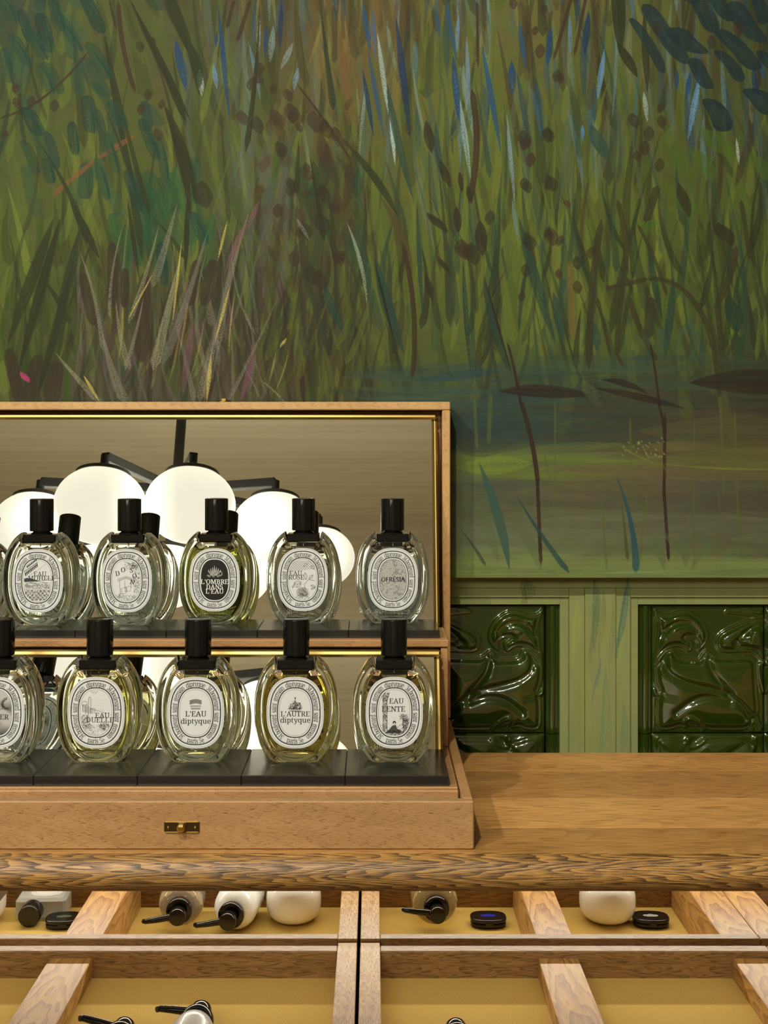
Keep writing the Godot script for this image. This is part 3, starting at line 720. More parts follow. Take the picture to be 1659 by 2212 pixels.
func label_canvas() -> Canvas:
	var cv := Canvas.new(320, 400, rgb(222, 225, 226))
	if label_base.is_empty():
		var ink := rgb(28, 28, 26)
		for y in 400:
			for x in 320:
				var d := inset_of((x + 0.5) / 320.0 * 2.0 * LW - LW, LH - (y + 0.5) / 400.0 * 2.0 * LH)
				var a := 0.0
				for r in [[0.00105, 0.00012, 0.5], [0.00335, 0.00042, 1.0], [0.00985, 0.00042, 1.0], [0.01155, 0.00010, 0.7]]:
					a = maxf(a, r[2] * clampf((r[1] - absf(d - r[0])) / 0.00016 + 0.5, 0.0, 1.0))
				cv.put(x, y, ink, a)
		label_base = cv.d.duplicate()
	cv.d = label_base.duplicate()
	return cv

# the picture area is an upright oval round (160, 200), about 86 x 128 half axes
func inside(x: float, y: float) -> bool:
	return pow(absf(x - 160.0) / 86.0, 2.6) + pow(absf(y - 200.0) / 128.0, 2.6) < 1.0

func scribble(cv: Canvas, area: Array, n: int, ln: float, wd: float, ink: Color, a: float, flat := 0.0) -> void:
	for i in n:
		var x := rng.randf_range(area[0], area[2])
		var y := rng.randf_range(area[1], area[3])
		var t := rng.randf_range(0, TAU) * (1.0 - flat)
		var e := Vector2(x, y) + Vector2(cos(t), sin(t)) * ln * rng.randf_range(0.5, 1.2)
		if inside(x, y) and inside(e.x, e.y):
			cv.line(x, y, e.x, e.y, wd, ink, a)

func leafy(cv: Canvas, x: float, y: float, l: float, t: float, ink: Color, fill := 0.0) -> void:   # one drawn leaf: outline and midrib
	var dir := Vector2(cos(t), sin(t))
	var nor := Vector2(-dir.y, dir.x)
	var a := []
	var b := []
	for k in 9:
		var u := k / 8.0
		a.append(Vector2(x, y) + dir * l * u + nor * l * 0.24 * sin(PI * u))
		b.append(Vector2(x, y) + dir * l * u - nor * l * 0.24 * sin(PI * u))
	if not inside(a[8].x, a[8].y) or not inside(a[4].x, a[4].y) or not inside(b[4].x, b[4].y) or not inside(x, y):
		return
	var loop := a.duplicate()
	var r := b.duplicate()
	r.reverse()
	cv.poly(loop + r, ink if fill > 0.0 else rgb(222, 222, 216), fill if fill > 0.0 else 0.9)
	cv.path(a, 1.6, ink)
	cv.path(b, 1.6, ink)
	cv.line(x, y, a[8].x, a[8].y, 1.1, ink)

func draw_label(kind: String) -> ImageTexture:
	rng.seed = hash(kind)
	var cv := label_canvas()
	var ink := rgb(30, 30, 28)
	var pale := rgb(224, 224, 218)
	match kind:
		"shore":       # fronds, hills, a planted shore and a basket weave
			for k in 9:
				var p := Vector2(84 + k * 9.0, 150 - k * 7.0)
				cv.disc(p.x, p.y + 4, 3.6, 9, ink)
				cv.disc(p.x + 2, p.y + 14, 2.6, 6, ink)
				if k > 1:
					cv.disc(p.x - 6, p.y - 26, 3.6, 8, ink)
			cv.line(76, 142, 160, 82, 3, ink)
			cv.line(108, 166, 210, 96, 1, ink)
			for i in 60:
				var q := Vector2(rng.randf_range(120, 240), rng.randf_range(100, 180))
				if inside(q.x, q.y) and q.y > 166 - (q.x - 108) * 0.68:
					cv.disc(q.x, q.y, 0.8, 0.8, ink, 0.6)
			cv.poly([Vector2(76, 186), Vector2(92, 180), Vector2(120, 184), Vector2(150, 194), Vector2(186, 202), Vector2(76, 206)], ink, 0.8)
			cv.path([Vector2(190, 202), Vector2(215, 188), Vector2(240, 182)], 1.2, ink)
			scribble(cv, [76, 206, 244, 216], 60, 14, 1, ink, 0.5, 0.97)
			scribble(cv, [80, 216, 240, 246], 220, 7, 1.4, ink, 0.8)
			cv.line(78, 250, 242, 250, 1.4, ink)
			for i in 1400:
				var q := Vector2(rng.randf_range(76, 244), rng.randf_range(256, 322))
				if inside(q.x, q.y):
					cv.disc(q.x, q.y, 1.6, 1.6, ink, 0.7)
			for k in range(-4, 9):
				for s in [-1, 1]:
					var x0 := 80.0 + k * 26.0
					for u in 30:
						var q := Vector2(x0 + u * 2.2 * s + (0 if s > 0 else 66), 256 + u * 2.3)
						if inside(q.x, q.y):
							cv.disc(q.x, q.y, 1.8, 1.8, pale)
		"harbour":     # a pavilion under a tree
			for i in 26:
				var t := rng.randf_range(0, TAU)
				cv.line(196, 104, 196 + cos(t) * 40, 104 + sin(t) * 20, 1.6, ink, 0.55)
			scribble(cv, [150, 80, 240, 130], 150, 8, 1.4, ink, 0.5)
			scribble(cv, [206, 110, 244, 280], 260, 7, 1.4, ink, 0.5)
			for k in 6:
				cv.line(104, 186 + k * 4, 160, 172 + k * 3, 1, ink, 0.7)
				cv.line(160, 172 + k * 3, 214, 190 + k * 4, 1, ink, 0.7)
			for x in [118, 150, 190]:
				cv.line(x, 200, x, 244, 2, ink, 0.7)
			for b in [[120, 250, 40, 34], [152, 240, 34, 30], [110, 286, 30, 20]]:
				cv.path([Vector2(b[0], b[1]), Vector2(b[0] + b[2], b[1] - 6), Vector2(b[0] + b[2], b[1] + b[3] - 6), Vector2(b[0], b[1] + b[3]), Vector2(b[0], b[1])], 1.2, ink)
				for k in 5:
					cv.line(b[0] + k * 3, b[1] + 2, b[0] + k * 3, b[1] + b[3] - 2, 0.9, ink, 0.5)
			scribble(cv, [90, 290, 236, 324], 200, 7, 1.3, ink, 0.5)
		"swan":        # light drawing on a dark ground
			for y in 400:
				for x in 320:
					if inside(x, y):
						cv.put(x, y, rgb(34, 33, 30), 1.0)
			for k in 7:
				cv.stroke(160 + (k - 3) * 13.0, 108 + absf(k - 3) * 9.0, 156 + (k - 3) * 3.0, 172, (k - 3) * 2.0, 9, pale, 0.9, 1, 0.1, k)
			for i in 9:
				cv.ring(118 + i * 9.0, 172 + 6 * sin(i * 2.0), 5, 4, 1.6, pale)
			cv.path([Vector2(196, 176), Vector2(208, 164), Vector2(204, 150), Vector2(194, 148)], 3, pale)
		"rose":        # lattice, rose and leaves
			for k in range(-8, 14):
				cv.line(80 + k * 16.0, 78, 80 + k * 16.0 - 74, 152, 1.2, ink, 0.0)
				for u in 34:
					for s in [-1, 1]:
						var q := Vector2(100 + k * 16.0 + u * 2.0 * s, 80 + u * 2.0)
						if inside(q.x, q.y) and q.y < 150 - (q.x - 80) * 0.12:
							cv.disc(q.x, q.y, 1, 1, ink, 0.8)
			for l in [[200, 110, 34, -0.4], [214, 112, 30, 0.9], [190, 100, 30, 2.6], [180, 200, 44, -1.7], [200, 196, 36, -0.8], [150, 216, 46, 3.0], [150, 226, 40, 2.5], [212, 236, 30, 0.4], [110, 230, 26, 2.2], [220, 280, 26, 1.2], [214, 260, 24, -0.4]]:
				leafy(cv, l[0], l[1], l[2], l[3], ink)
			cv.path([Vector2(176, 270), Vector2(170, 230), Vector2(196, 200), Vector2(236, 206)], 1.8, ink)
			for k in 6:
				cv.ring(158, 280, 36 - k * 6.0, 30 - k * 5.0, 1.7, ink)
				cv.ring(150 + k * 5.0, 274 + k * 3.0, 14, 18 - k, 1.2, ink, 0.7)
			scribble(cv, [112, 290, 200, 324], 90, 8, 1.2, ink, 0.6)
		"freesia":     # crowded grey flowers
			for y in 400:
				for x in 320:
					if inside(x, y):
						cv.put(x, y, rgb(150, 150, 146), 1.0)
			for i in 150:
				var q := Vector2(rng.randf_range(80, 240), rng.randf_range(80, 320))
				if inside(q.x, q.y):
					var t := rng.randf_range(0, TAU)
					for k in 5:
						var e := q + Vector2(cos(t + k * TAU / 5), sin(t + k * TAU / 5)) * 7.0
						if inside(e.x + (e.x - q.x) * 0.8, e.y + (e.y - q.y) * 0.8):
							cv.disc(e.x, e.y, 5, 5, rgb(208, 208, 203), 0.9)
							cv.ring(e.x, e.y, 5, 5, 0.9, rgb(96, 96, 92), 0.7)
		"paper":       # washes of ink
			for y in 400:
				for x in 320:
					if inside(x, y):
						var g := 0.5 + 0.5 * sin(x * 0.03 + 2.0 * sin(y * 0.018)) * cos(y * 0.024 + 1.0)
						cv.put(x, y, rgb(190, 190, 186).lerp(rgb(70, 70, 68), clampf(g * 1.4 - 0.35, 0.0, 1.0)), 1.0)
			for i in 700:
				var t := rng.randf_range(1.3, 4.6)
				var q := Vector2(224, 150) + Vector2(cos(t), sin(t)) * rng.randf_range(22, 36)
				if inside(q.x, q.y):
					cv.disc(q.x, q.y, 0.9, 0.9, ink, 0.6)
		"island":      # a domed town on a stippled coast
			for i in 700:
				var q := Vector2(rng.randf_range(80, 240), rng.randf_range(90, 196))
				if inside(q.x, q.y) and rng.randf() < (q.y - 90) / 110.0:
					cv.disc(q.x, q.y, 0.6, 0.6, ink, 0.5)
			cv.path([Vector2(118, 210), Vector2(118, 120), Vector2(124, 112), Vector2(130, 120), Vector2(130, 210)], 1.6, ink)
			cv.ring(96, 150, 14, 14, 1.3, ink)
			for b in [[84, 156, 26, 40], [100, 168, 22, 36], [128, 176, 24, 30]]:
				cv.path([Vector2(b[0], b[1] + b[3]), Vector2(b[0], b[1]), Vector2(b[0] + b[2], b[1]), Vector2(b[0] + b[2], b[1] + b[3])], 1.3, ink)
				for k in 6:
					cv.line(b[0] + 2 + k * 3, b[1] + 3, b[0] + 2 + k * 3, b[1] + b[3], 0.8, ink, 0.6)
			cv.path([Vector2(130, 178), Vector2(180, 192), Vector2(244, 214)], 1.2, ink)
			for k in 5:
				cv.path([Vector2(128 + k * 8, 84 + k % 2 * 8), Vector2(134 + k * 8, 80 + k % 2 * 8), Vector2(140 + k * 8, 84 + k % 2 * 8)], 1, ink)
			scribble(cv, [78, 214, 130, 290], 240, 9, 1.2, ink, 0.6)
			cv.poly([Vector2(122, 206), Vector2(236, 206), Vector2(240, 258), Vector2(122, 258)], rgb(222, 225, 226))
			scribble(cv, [180, 262, 244, 296], 110, 9, 1.4, ink, 0.8)
			scribble(cv, [84, 270, 236, 326], 220, 7, 1, ink, 0.5)
		"crown":       # a basket of flowers
			for i in 12:
				var q := Vector2(132 + (i % 6) * 11.0, 136 + (i / 6) * 12.0 - 6.0 * sin(i % 6 * 0.6))
				cv.ring(q.x, q.y, 5.5, 5.5, 1.5, ink)
				cv.ring(q.x, q.y, 2.4, 2.4, 1.3, ink)
			for k in 9:
				cv.line(132 + k * 7, 162, 136 + k * 6, 178, 1.4, ink)
			cv.line(132, 162, 188, 162, 2.2, ink)
			cv.line(136, 179, 184, 179, 2.6, ink)
		"crest":       # a bouquet with a coronet on top
			for i in 230:
				var t := rng.randf_range(PI, TAU)
				var r := rng.randf_range(4, 40)
				cv.disc(160 + cos(t) * r, 180 + sin(t) * r * 1.15, 2.0, 2.0, ink, 0.75)
			cv.line(160, 116, 160, 140, 2.4, ink)
			cv.disc(160, 118, 4, 4, ink)
			for k in 6:
				cv.ring(134 + k * 10.5, 186, 6, 6, 1.6, ink)
		"ruins":       # a broken column and a resting figure by a tree
			for i in 520:
				var q := Vector2(rng.randf_range(96, 120), rng.randf_range(130, 300))
				cv.disc(q.x, q.y, 1.3, 1.3, ink, 0.75)
			for s in [96, 120]:
				cv.line(s, 130, s, 300, 1.4, ink)
			for i in 260:
				var q := Vector2(rng.randf_range(86, 136), rng.randf_range(88, 134))
				if inside(q.x, q.y) and absf(q.x - 108) < 26 - (q.y - 88) * 0.3:
					cv.disc(q.x, q.y, 1.6, 1.6, ink, 0.8)
			cv.poly([Vector2(106, 316), Vector2(130, 296), Vector2(150, 272), Vector2(168, 268), Vector2(176, 290), Vector2(200, 300), Vector2(190, 318), Vector2(150, 312)], ink, 0.75)
			cv.disc(160, 256, 9, 10, ink)
			cv.disc(160, 260, 5, 6, pale)
			cv.path([Vector2(176, 284), Vector2(196, 266), Vector2(212, 262), Vector2(216, 282), Vector2(196, 292), Vector2(176, 296)], 1.6, ink)
			scribble(cv, [206, 230, 240, 306], 220, 7, 1.7, ink, 0.8)
			scribble(cv, [190, 208, 234, 236], 110, 6, 1.3, ink, 0.6)
			scribble(cv, [90, 300, 232, 324], 260, 8, 1.5, ink, 0.7)
			cv.line(80, 270, 96, 270, 1, ink)
			cv.line(80, 284, 240, 284, 1, ink, 0.4)
	return cv.texture()

func glyph(st: SurfaceTool, s: String, size: float, xf: Transform3D, font: Font, weight := 0.0) -> void:
	var tm := TextMesh.new()
	tm.font = font
	tm.font_size = 64
	tm.pixel_size = size / 64.0
	tm.depth = 0.00005
	tm.curve_step = 2.0
	tm.text = s
	for k in (1 if weight == 0.0 else 2):
		st.append_from(tm, 0, xf * Transform3D(Basis(), Vector3(weight * k, 0, 0.00003 * k)))

func ring_lettering() -> ArrayMesh:   # the address running round the oval
	var st := SurfaceTool.new()
	var rim := []
	var n := 1440
	var make := func(d: float) -> Array:   # points clockwise from the top, with running length
		var out := []
		var run := 0.0
		var last := Vector2.ZERO
		for i in n + 1:
			var p := oval(LW - d, LH - d, LN, PI * 0.5 - TAU * i / n)
			if i > 0:
				run += p.distance_to(last)
			last = p
			out.append([run, p])
		return out
	var at := func(tab: Array, s: float) -> Vector2:
		var total: float = tab[-1][0]
		s = fposmod(s, total)
		var lo := 0
		var hi := tab.size() - 1
		while hi - lo > 1:
			var mid := (lo + hi) / 2
			if tab[mid][0] < s:
				lo = mid
			else:
				hi = mid
		return tab[lo][1].lerp(tab[hi][1], (s - tab[lo][0]) / maxf(tab[hi][0] - tab[lo][0], 1e-9))
	var mid_line: Array = make.call(0.0066)
	var total: float = mid_line[-1][0]
	var em := 0.0056
	for t in [["diptyque", 0.0, 0.0180, 1], ["34 boulevard  saint  germain", 0.25, 0.0505, 1], ["34 boulevard  saint  germain", -0.25, 0.0505, 1], ["paris 5e", 0.5, 0.0150, -1]]:
		var word: String = t[0]
		var adv := []
		var sum := 0.0
		for ch in word:
			var a := serif.get_string_size(ch, HORIZONTAL_ALIGNMENT_LEFT, -1, 64).x / 64.0 * em
			adv.append(a)
			sum += a
		var k: float = t[2] / sum
		var s: float = total * t[1] - t[3] * t[2] * 0.5
		for i in word.length():
			var mid: float = s + t[3] * adv[i] * k * 0.5
			s += t[3] * adv[i] * k
			if word[i] == " ":
				continue
			var p: Vector2 = at.call(mid_line, mid)
			var q: Vector2 = at.call(mid_line, mid + 0.0004 * t[3])
			var dir := (q - p).normalized()
			var xf := Transform3D(Basis(Vector3(0, 0, 1), dir.angle()).scaled_local(Vector3(minf(k, 1.0), 1, 1)), Vector3(p.x, p.y, 0))
			glyph(st, word[i], em, xf, serif, 0.00006)
	return st.commit()

func words(lines: Array) -> ArrayMesh:   # [text, size, x, y, turn, sans?]
	var st := SurfaceTool.new()
	for l in lines:
		var xf := Transform3D(Basis(Vector3(0, 0, 1), l[4] if l.size() > 4 else 0.0), Vector3(l[2], l[3], 0))
		glyph(st, l[0], l[1], xf, sans if l.size() > 5 else serif, l[1] * (0.06 if l.size() > 5 else 0.03))
	return st.commit()

# ------------------------------------------------------------------ the perfume bottle
func bottle_shell(a: float, b: float, n: float, rings: Array, y_mid: float, y_lo: float, y_notch: float, notch: bool, inward: bool) -> ArrayMesh:   # rings: [inset, z] from the front centre to the back centre
	var st := begin()
	st.set_smooth_group(0)
	var seg := 112
	var g := []
	for r in rings:
		var row := []
		for i in seg:
			var p := oval(a - r[0], b - r[0], n, TAU * (i + 0.5) / seg)
			var y := p.y + y_mid
			var top := y_notch
			if notch:
				top = y_notch + smoothstep(0.0176, 0.0198, absf(p.x)) * 0.04
			row.append(Vector3(p.x, clampf(y, y_lo, top), r[1]))
		g.append(row)
	for j in rings.size() - 1:
		for i in seg:
			var i1 := (i + 1) % seg
			if inward:
				quad(st, g[j][i], g[j][i1], g[j + 1][i1], g[j + 1][i])
			else:
				quad(st, g[j][i], g[j + 1][i], g[j + 1][i1], g[j][i1])
	return done(st)

var bottle_meshes := {}

func build_bottle_meshes() -> void:
	var half := [[0.0379, 0.0152], [0.026, 0.0152], [0.0112, 0.0152], [0.0104, 0.0150], [0.0096, 0.0144], [0.0088, 0.0139], [0.0078, 0.0137], [0.0066, 0.0139], [0.0052, 0.0142], [0.0038, 0.0141], [0.0026, 0.0135], [0.0016, 0.0124], [0.0008, 0.0107], [0.0003, 0.0084], [0.0, 0.0050], [0.0, 0.0]]
	var rings := half.duplicate()
	for k in range(half.size() - 2, -1, -1):
		rings.append([half[k][0], -half[k][1]])
	bottle_meshes.glass = bottle_shell(0.038, 0.053, 2.3, rings, 0.0455, 0.0, 0.0832, true, false)
	var ch := [[0.0379, 0.0096], [0.020, 0.0096], [0.0115, 0.0096], [0.0098, 0.0093], [0.0085, 0.0085], [0.0076, 0.0070], [0.0072, 0.0045], [0.0071, 0.0]]
	var cr := ch.duplicate()
	for k in range(ch.size() - 2, -1, -1):
		cr.append([ch[k][0], -ch[k][1]])
	bottle_meshes.liquid = bottle_shell(0.038, 0.053, 2.3, cr, 0.0455, 0.0075, 0.0775, false, true)
	bottle_meshes.label = oval_slab(LW, LH, LN, 0.0003)
	bottle_meshes.collar = box(Vector3(0.0330, 0.0082, 0.0225), 0.0007)
	bottle_meshes.neck = lathe([Vector2(0, 0), Vector2(0.0108, 0), Vector2(0.0108, 0.0009), Vector2(0.0085, 0.0022), Vector2(0.0085, 0.0034), Vector2(0, 0.0034)], 40)
	bottle_meshes.cap = lathe([Vector2(0, 0), Vector2(0.0114, 0), Vector2(0.0120, 0.0005), Vector2(0.0120, 0.0318), Vector2(0.0117, 0.0326), Vector2(0.0110, 0.0329), Vector2(0.0102, 0.0326), Vector2(0, 0.0326)], 48)
	bottle_meshes.ring = ring_lettering()
	bottle_meshes.back = words([["TESTER  NOT  FOR  SALE", 0.0031, 0.0, 0.0, 0.0, 1]])
	bottle_meshes.dip = tube([Vector3(0, 0.079, 0), Vector3(0.0006, 0.05, 0.0005), Vector3(0.0035, 0.025, 0.001), Vector3(0.0115, 0.0085, 0.002)], [0.0007, 0.0007, 0.0007, 0.0007], 8)

func bottle(at: Vector3, turn: float, art: String, title: Array, liquid: Color, label: String, white := false) -> Node3D:
	var t := thing("perfume_bottle", label, "perfume bottle", at, "perfume bottles in the display case")
	t.rotation.y = turn
	part("glass_body", bottle_meshes.glass, M.flint, t)
	part("perfume", bottle_meshes.liquid, glass(liquid, 0.0103), t)
	part("dip_tube", bottle_meshes.dip, M.tube, t)
	var lm := mat(Color.WHITE, 0.5, 0.0, 0.4)
	lm.albedo_texture = draw_label(art)
	lm.texture_repeat = false
	lm.backlight_enabled = true          # thin paper lets some light through
	lm.backlight = Color(0.7, 0.7, 0.7)
	var l := part("front_label", bottle_meshes.label, lm, t, Vector3(0, 0.0452, 0.01523))
	part("address_lettering", bottle_meshes.ring, M.ink, l, Vector3(0, 0, 0.00035))
	if title.size():
		part("title_lettering", words(title), M.chalk if white else M.ink, l, Vector3(0, 0, 0.00036))
	part("back_print", bottle_meshes.back, M.chalk, t, Vector3(0, 0.0098, -0.0155), Vector3(0, PI, 0))
	part("collar", bottle_meshes.collar, M.black_gloss, t, Vector3(0, 0.0875, 0))
	part("neck", bottle_meshes.neck, M.black_gloss, t, Vector3(0, 0.0916, 0))
	part("cap", bottle_meshes.cap, M.black_gloss, t, Vector3(0, 0.0948, 0))
	return t

# ------------------------------------------------------------------ boards
func span(x0: float, x1: float, h0: float, h1: float, d0: float, d1: float) -> Array:
	return [V((x0 + x1) * 0.5, (h0 + h1) * 0.5, (d0 + d1) * 0.5), Vector3(absf(x1 - x0), absf(h1 - h0), absf(d1 - d0))]

func board_x(called: String, s: Array, m: Material, parent: Node3D, bevel := 0.0008) -> MeshInstance3D:   # grain along x
	return part(called, box(s[1], bevel), m, parent, s[0] - parent.position)

func board_z(called: String, s: Array, m: Material, parent: Node3D, bevel := 0.0008) -> MeshInstance3D:   # grain along z
	return part(called, box(Vector3(s[1].z, s[1].y, s[1].x), bevel), m, parent, s[0] - parent.position, Vector3(0, PI * 0.5, 0))

func board_y(called: String, s: Array, m: Material, parent: Node3D, bevel := 0.0008) -> MeshInstance3D:   # grain upright
	return part(called, box(Vector3(s[1].y, s[1].x, s[1].z), bevel), m, parent, s[0] - parent.position, Vector3(0, 0, PI * 0.5))

func leaning(called: String, x0: float, x1: float, lo: Vector2, hi: Vector2, thick: float, m: Material, parent: Node3D, bevel := 0.0005) -> MeshInstance3D:   # a slab between two points (d, h); its front face runs through them
	var c := V((x0 + x1) * 0.5, (lo.y + hi.y) * 0.5, (lo.x + hi.x) * 0.5)
	var tilt := atan2(hi.x - lo.x, lo.y - hi.y)
	var l := lo.distance_to(hi)
	var o := part(called, box(Vector3(x1 - x0, l, thick), bevel, Vector3(0, 0, -thick * 0.5)), m, parent, c - parent.position, Vector3(-tilt, 0, 0))
	return o

# ------------------------------------------------------------------ vessels in the trays
func pump_bottle(at: Vector3, turn: Vector3, body: Material, label: String, r: float, length: float, nozzle_turn: float, inner: Material = null) -> Node3D:
	# lies on its side: the axis runs along local +z, pump at the +z end; the base of the thing is the lowest line of the body
	var t := thing("pump_bottle", label, "pump bottle", at, "pump bottles lying in the trays")
	t.rotation = turn
	var ax := Transform3D(Basis(Vector3(1, 0, 0), PI * 0.5), Vector3(0, r * 1.012, 0))
	var st := begin()
	add_lathe(st, [Vector2(0, -length), Vector2(r * 0.88, -length), Vector2(r * 0.97, -length + 0.003), Vector2(r, -length + 0.009), Vector2(r, -0.012), Vector2(r * 0.985, -0.006), Vector2(r * 0.93, 0.001), Vector2(r * 0.82, 0.008), Vector2(r * 0.66, 0.013), Vector2(r * 0.5, 0.016), Vector2(0.0, 0.0165)], 100, ax, true, 10, 0.012)
	part("body", done(st), body, t)
	if inner:
		var si := begin()
		var q := r * 0.88
		add_lathe(si, [Vector2(0, -length + 0.004), Vector2(q, -length + 0.004), Vector2(q, -0.012), Vector2(q * 0.92, -0.003), Vector2(q * 0.7, 0.007), Vector2(0, 0.011)], 60, ax)
		part("soap", done(si), inner, t)
	var s2 := begin()
	add_lathe(s2, [Vector2(0, 0.0166), Vector2(0.0172, 0.0166), Vector2(0.0176, 0.0172), Vector2(0.0176, 0.0245), Vector2(0.0170, 0.0255), Vector2(0.0150, 0.0258), Vector2(0.0060, 0.0262), Vector2(0.0060, 0.0330), Vector2(0, 0.0330)], 48, ax)
	part("collar", done(s2), M.black_gloss, t)
	var s3 := begin()
	add_lathe(s3, [Vector2(0, 0.0332), Vector2(0.0112, 0.0332), Vector2(0.0116, 0.0338), Vector2(0.0116, 0.0460), Vector2(0.0110, 0.0472), Vector2(0.0090, 0.0476), Vector2(0, 0.0476)], 40, ax)
	var head := part("pump_head", done(s3), M.black_gloss, t)
	var d := Vector3(cos(nozzle_turn), sin(nozzle_turn), 0)
	var c := Vector3(0, r * 1.012, 0.0405)
	part("nozzle", tube([c + d * 0.009, c + d * 0.03, c + d * 0.044 + Vector3(0, 0, -0.001), c + d * 0.047 + Vector3(0, 0, -0.004)], [0.0046, 0.0040, 0.0034, 0.0030], 14), M.black_gloss, head)
	return t

func bowl(at: Vector3, r: float, label: String) -> Node3D:
	var t := thing("candle_bowl", label, "bowl", at, "white glazed bowls in the tray")
	var outer := []
	var n := 18
	for i in n + 1:
		var a := -PI * 0.5 + PI * 0.86 * i / n
		outer.append(Vector2(r * pow(maxf(cos(a), 0.0), 0.55) if i > 0 else 0.0, 0.029 + 0.029 * signf(sin(a)) * pow(absf(sin(a)), 0.75)))
	var rim: Vector2 = outer[-1]
	outer.append(Vector2(rim.x - 0.003, rim.y + 0.0005))
	outer.append(Vector2(rim.x - 0.004, rim.y - 0.004))
	outer.append(Vector2(r * 0.8, 0.034))
	outer.append(Vector2(0, 0.034))
	part("vessel", lathe(outer, 64), M.porcelain, t)
	part("wax", lathe([Vector2(0, 0.0342), Vector2(r * 0.79, 0.0342), Vector2(r * 0.79, 0.038), Vector2(0, 0.038)], 48), M.wax, t)
	return t

func compact(at: Vector3, turn: float, label: String, emblem: Color) -> Node3D:
	var t := thing("solid_perfume_compact", label, "compact", at, "small black oval compacts")
	t.rotation.y = turn
	var shell := func(y0: float, y1: float, a: float, b: float) -> ArrayMesh:
		var st := begin()
		var rows := [[y0, 0.0011], [y0 + 0.0009, 0.0], [y1 - 0.0012, 0.0], [y1 - 0.0004, 0.0005], [y1, 0.0016]]
		st.set_smooth_group(0)
		var seg := 48
		for j in rows.size() - 1:
			for i in seg:
				var q := []
				for k in [[j, i], [j, i + 1], [j + 1, i + 1], [j + 1, i]]:
					var p := oval(a - rows[k[0]][1], b - rows[k[0]][1], 2.7, TAU * k[1] / seg)
					q.append(Vector3(p.x, rows[k[0]][0], -p.y))
				quad(st, q[0], q[1], q[2], q[3])
		st.set_smooth_group(-1)
		for i in seg:
			var p := oval(a - 0.0016, b - 0.0016, 2.7, TAU * i / seg)
			var q := oval(a - 0.0016, b - 0.0016, 2.7, TAU * (i + 1) / seg)
			tri(st, Vector3(0, y1, 0), Vector3(p.x, y1, -p.y), Vector3(q.x, y1, -q.y))
			p = oval(a - 0.0011, b - 0.0011, 2.7, TAU * i / seg)
			q = oval(a - 0.0011, b - 0.0011, 2.7, TAU * (i + 1) / seg)
			tri(st, Vector3(0, y0, 0), Vector3(q.x, y0, -q.y), Vector3(p.x, y0, -p.y))
		return done(st)
	part("base", shell.call(0.0, 0.0066, 0.0245, 0.0185), M.black_satin, t)
	var lid := part("lid", shell.call(0.0070, 0.0124, 0.0250, 0.0190), M.black_satin, t)
	part("clasp", box(Vector3(0.010, 0.005, 0.0016), 0.0004), M.black_satin, t, Vector3(0, 0.0066, 0.0192))
	# a pressed emblem on the lid: one oval rim and a small figure
	var st := begin()
	for i in 40:
		var a0 := TAU * i / 40
		var a1 := TAU * (i + 1) / 40
		var p := [oval(0.0205, 0.0148, 2.4, a0), oval(0.0205, 0.0148, 2.4, a1), oval(0.0197, 0.0140, 2.4, a1), oval(0.0197, 0.0140, 2.4, a0)]
		quad(st, Vector3(p[0].x, 0, -p[0].y), Vector3(p[1].x, 0, -p[1].y), Vector3(p[2].x, 0, -p[2].y), Vector3(p[3].x, 0, -p[3].y))
	part("emblem_rim", done(st), M.black_gloss, lid, Vector3(0, 0.01245, 0))
	var s2 := begin()
	for k in 5:
		var o := Vector3(-0.006 + k * 0.003, 0.00003 * k, 0.0016 * sin(k * 2.3))
		for i in 14:
			var b0 := TAU * i / 14
			var b1 := TAU * (i + 1) / 14
			tri(s2, o, o + Vector3(cos(b0) * 0.0046, 0, -sin(b0) * 0.0034), o + Vector3(cos(b1) * 0.0046, 0, -sin(b1) * 0.0034))
	part("emblem", done(s2), mat(emblem, 0.3, 0.3), lid, Vector3(0, 0.0125, 0))
	return t

# ------------------------------------------------------------------ the scene
func _ready() -> void:
	# camera
	var cam := Camera3D.new()
	cam.name = "camera"
	cam.projection = Camera3D.PROJECTION_FRUSTUM
	cam.near = 0.05
	cam.far = 30.0
	cam.size = 2212.0 / FOCAL * cam.near
	cam.frustum_offset = Vector2((829.5 - 806.0) / FOCAL, -(1106.0 - 972.0) / FOCAL) * cam.near
	cam.position = Vector3(0, EYE, 0)
	add_child(cam)
	# environment: a closed room, so no sky
	var we := WorldEnvironment.new()
	we.name = "environment"
	var env := Environment.new()
	env.background_mode = Environment.BG_COLOR
	env.background_color = Color.BLACK
	env.tonemap_mode = Environment.TONE_MAPPER_LINEAR
	env.tonemap_exposure = 1.1
	env.sdfgi_enabled = true
	env.ssao_enabled = true
	env.ssil_enabled = true
	we.environment = env
	add_child(we)
	# lights: strength of one globe of the chandelier, of one ceiling spot and of the strip under the counter
	var globe_light := 0.21
	var globe_glow := 0.92
	var spot_light := 3.0
	var strip_light := 0.85
	var lamp_color := rgb(255, 252, 236)
	var spot_color := rgb(255, 246, 230)
	var strip_color := rgb(255, 246, 226)

	serif = SystemFont.new()
	serif.font_names = PackedStringArray(["Droid Serif"])
	sans = SystemFont.new()
	sans.font_names = PackedStringArray(["Droid Sans"])
	make_materials()
	print("materials ", Time.get_ticks_msec())
	room()
	print("room ", Time.get_ticks_msec())
	counter()
	cabinets()
	strip(strip_color, strip_light, V(0, 0.475, 1.7092), Vector3(-0.5, 0, 0), "slim warm light strip along the back of the display recess")
	strip(strip_color, strip_light * 0.36, V(0.05, 0.3700, 1.285), Vector3(-0.45, PI, 0), "slim warm light strip under the back edge of the counter top")
	case()
	print("case ", Time.get_ticks_msec())
	bottles()
	print("bottles ", Time.get_ticks_msec())
	tray_goods()
	chandelier(lamp_color, globe_light, globe_glow)
	spots(spot_color, spot_light)
	print("done ", Time.get_ticks_msec())

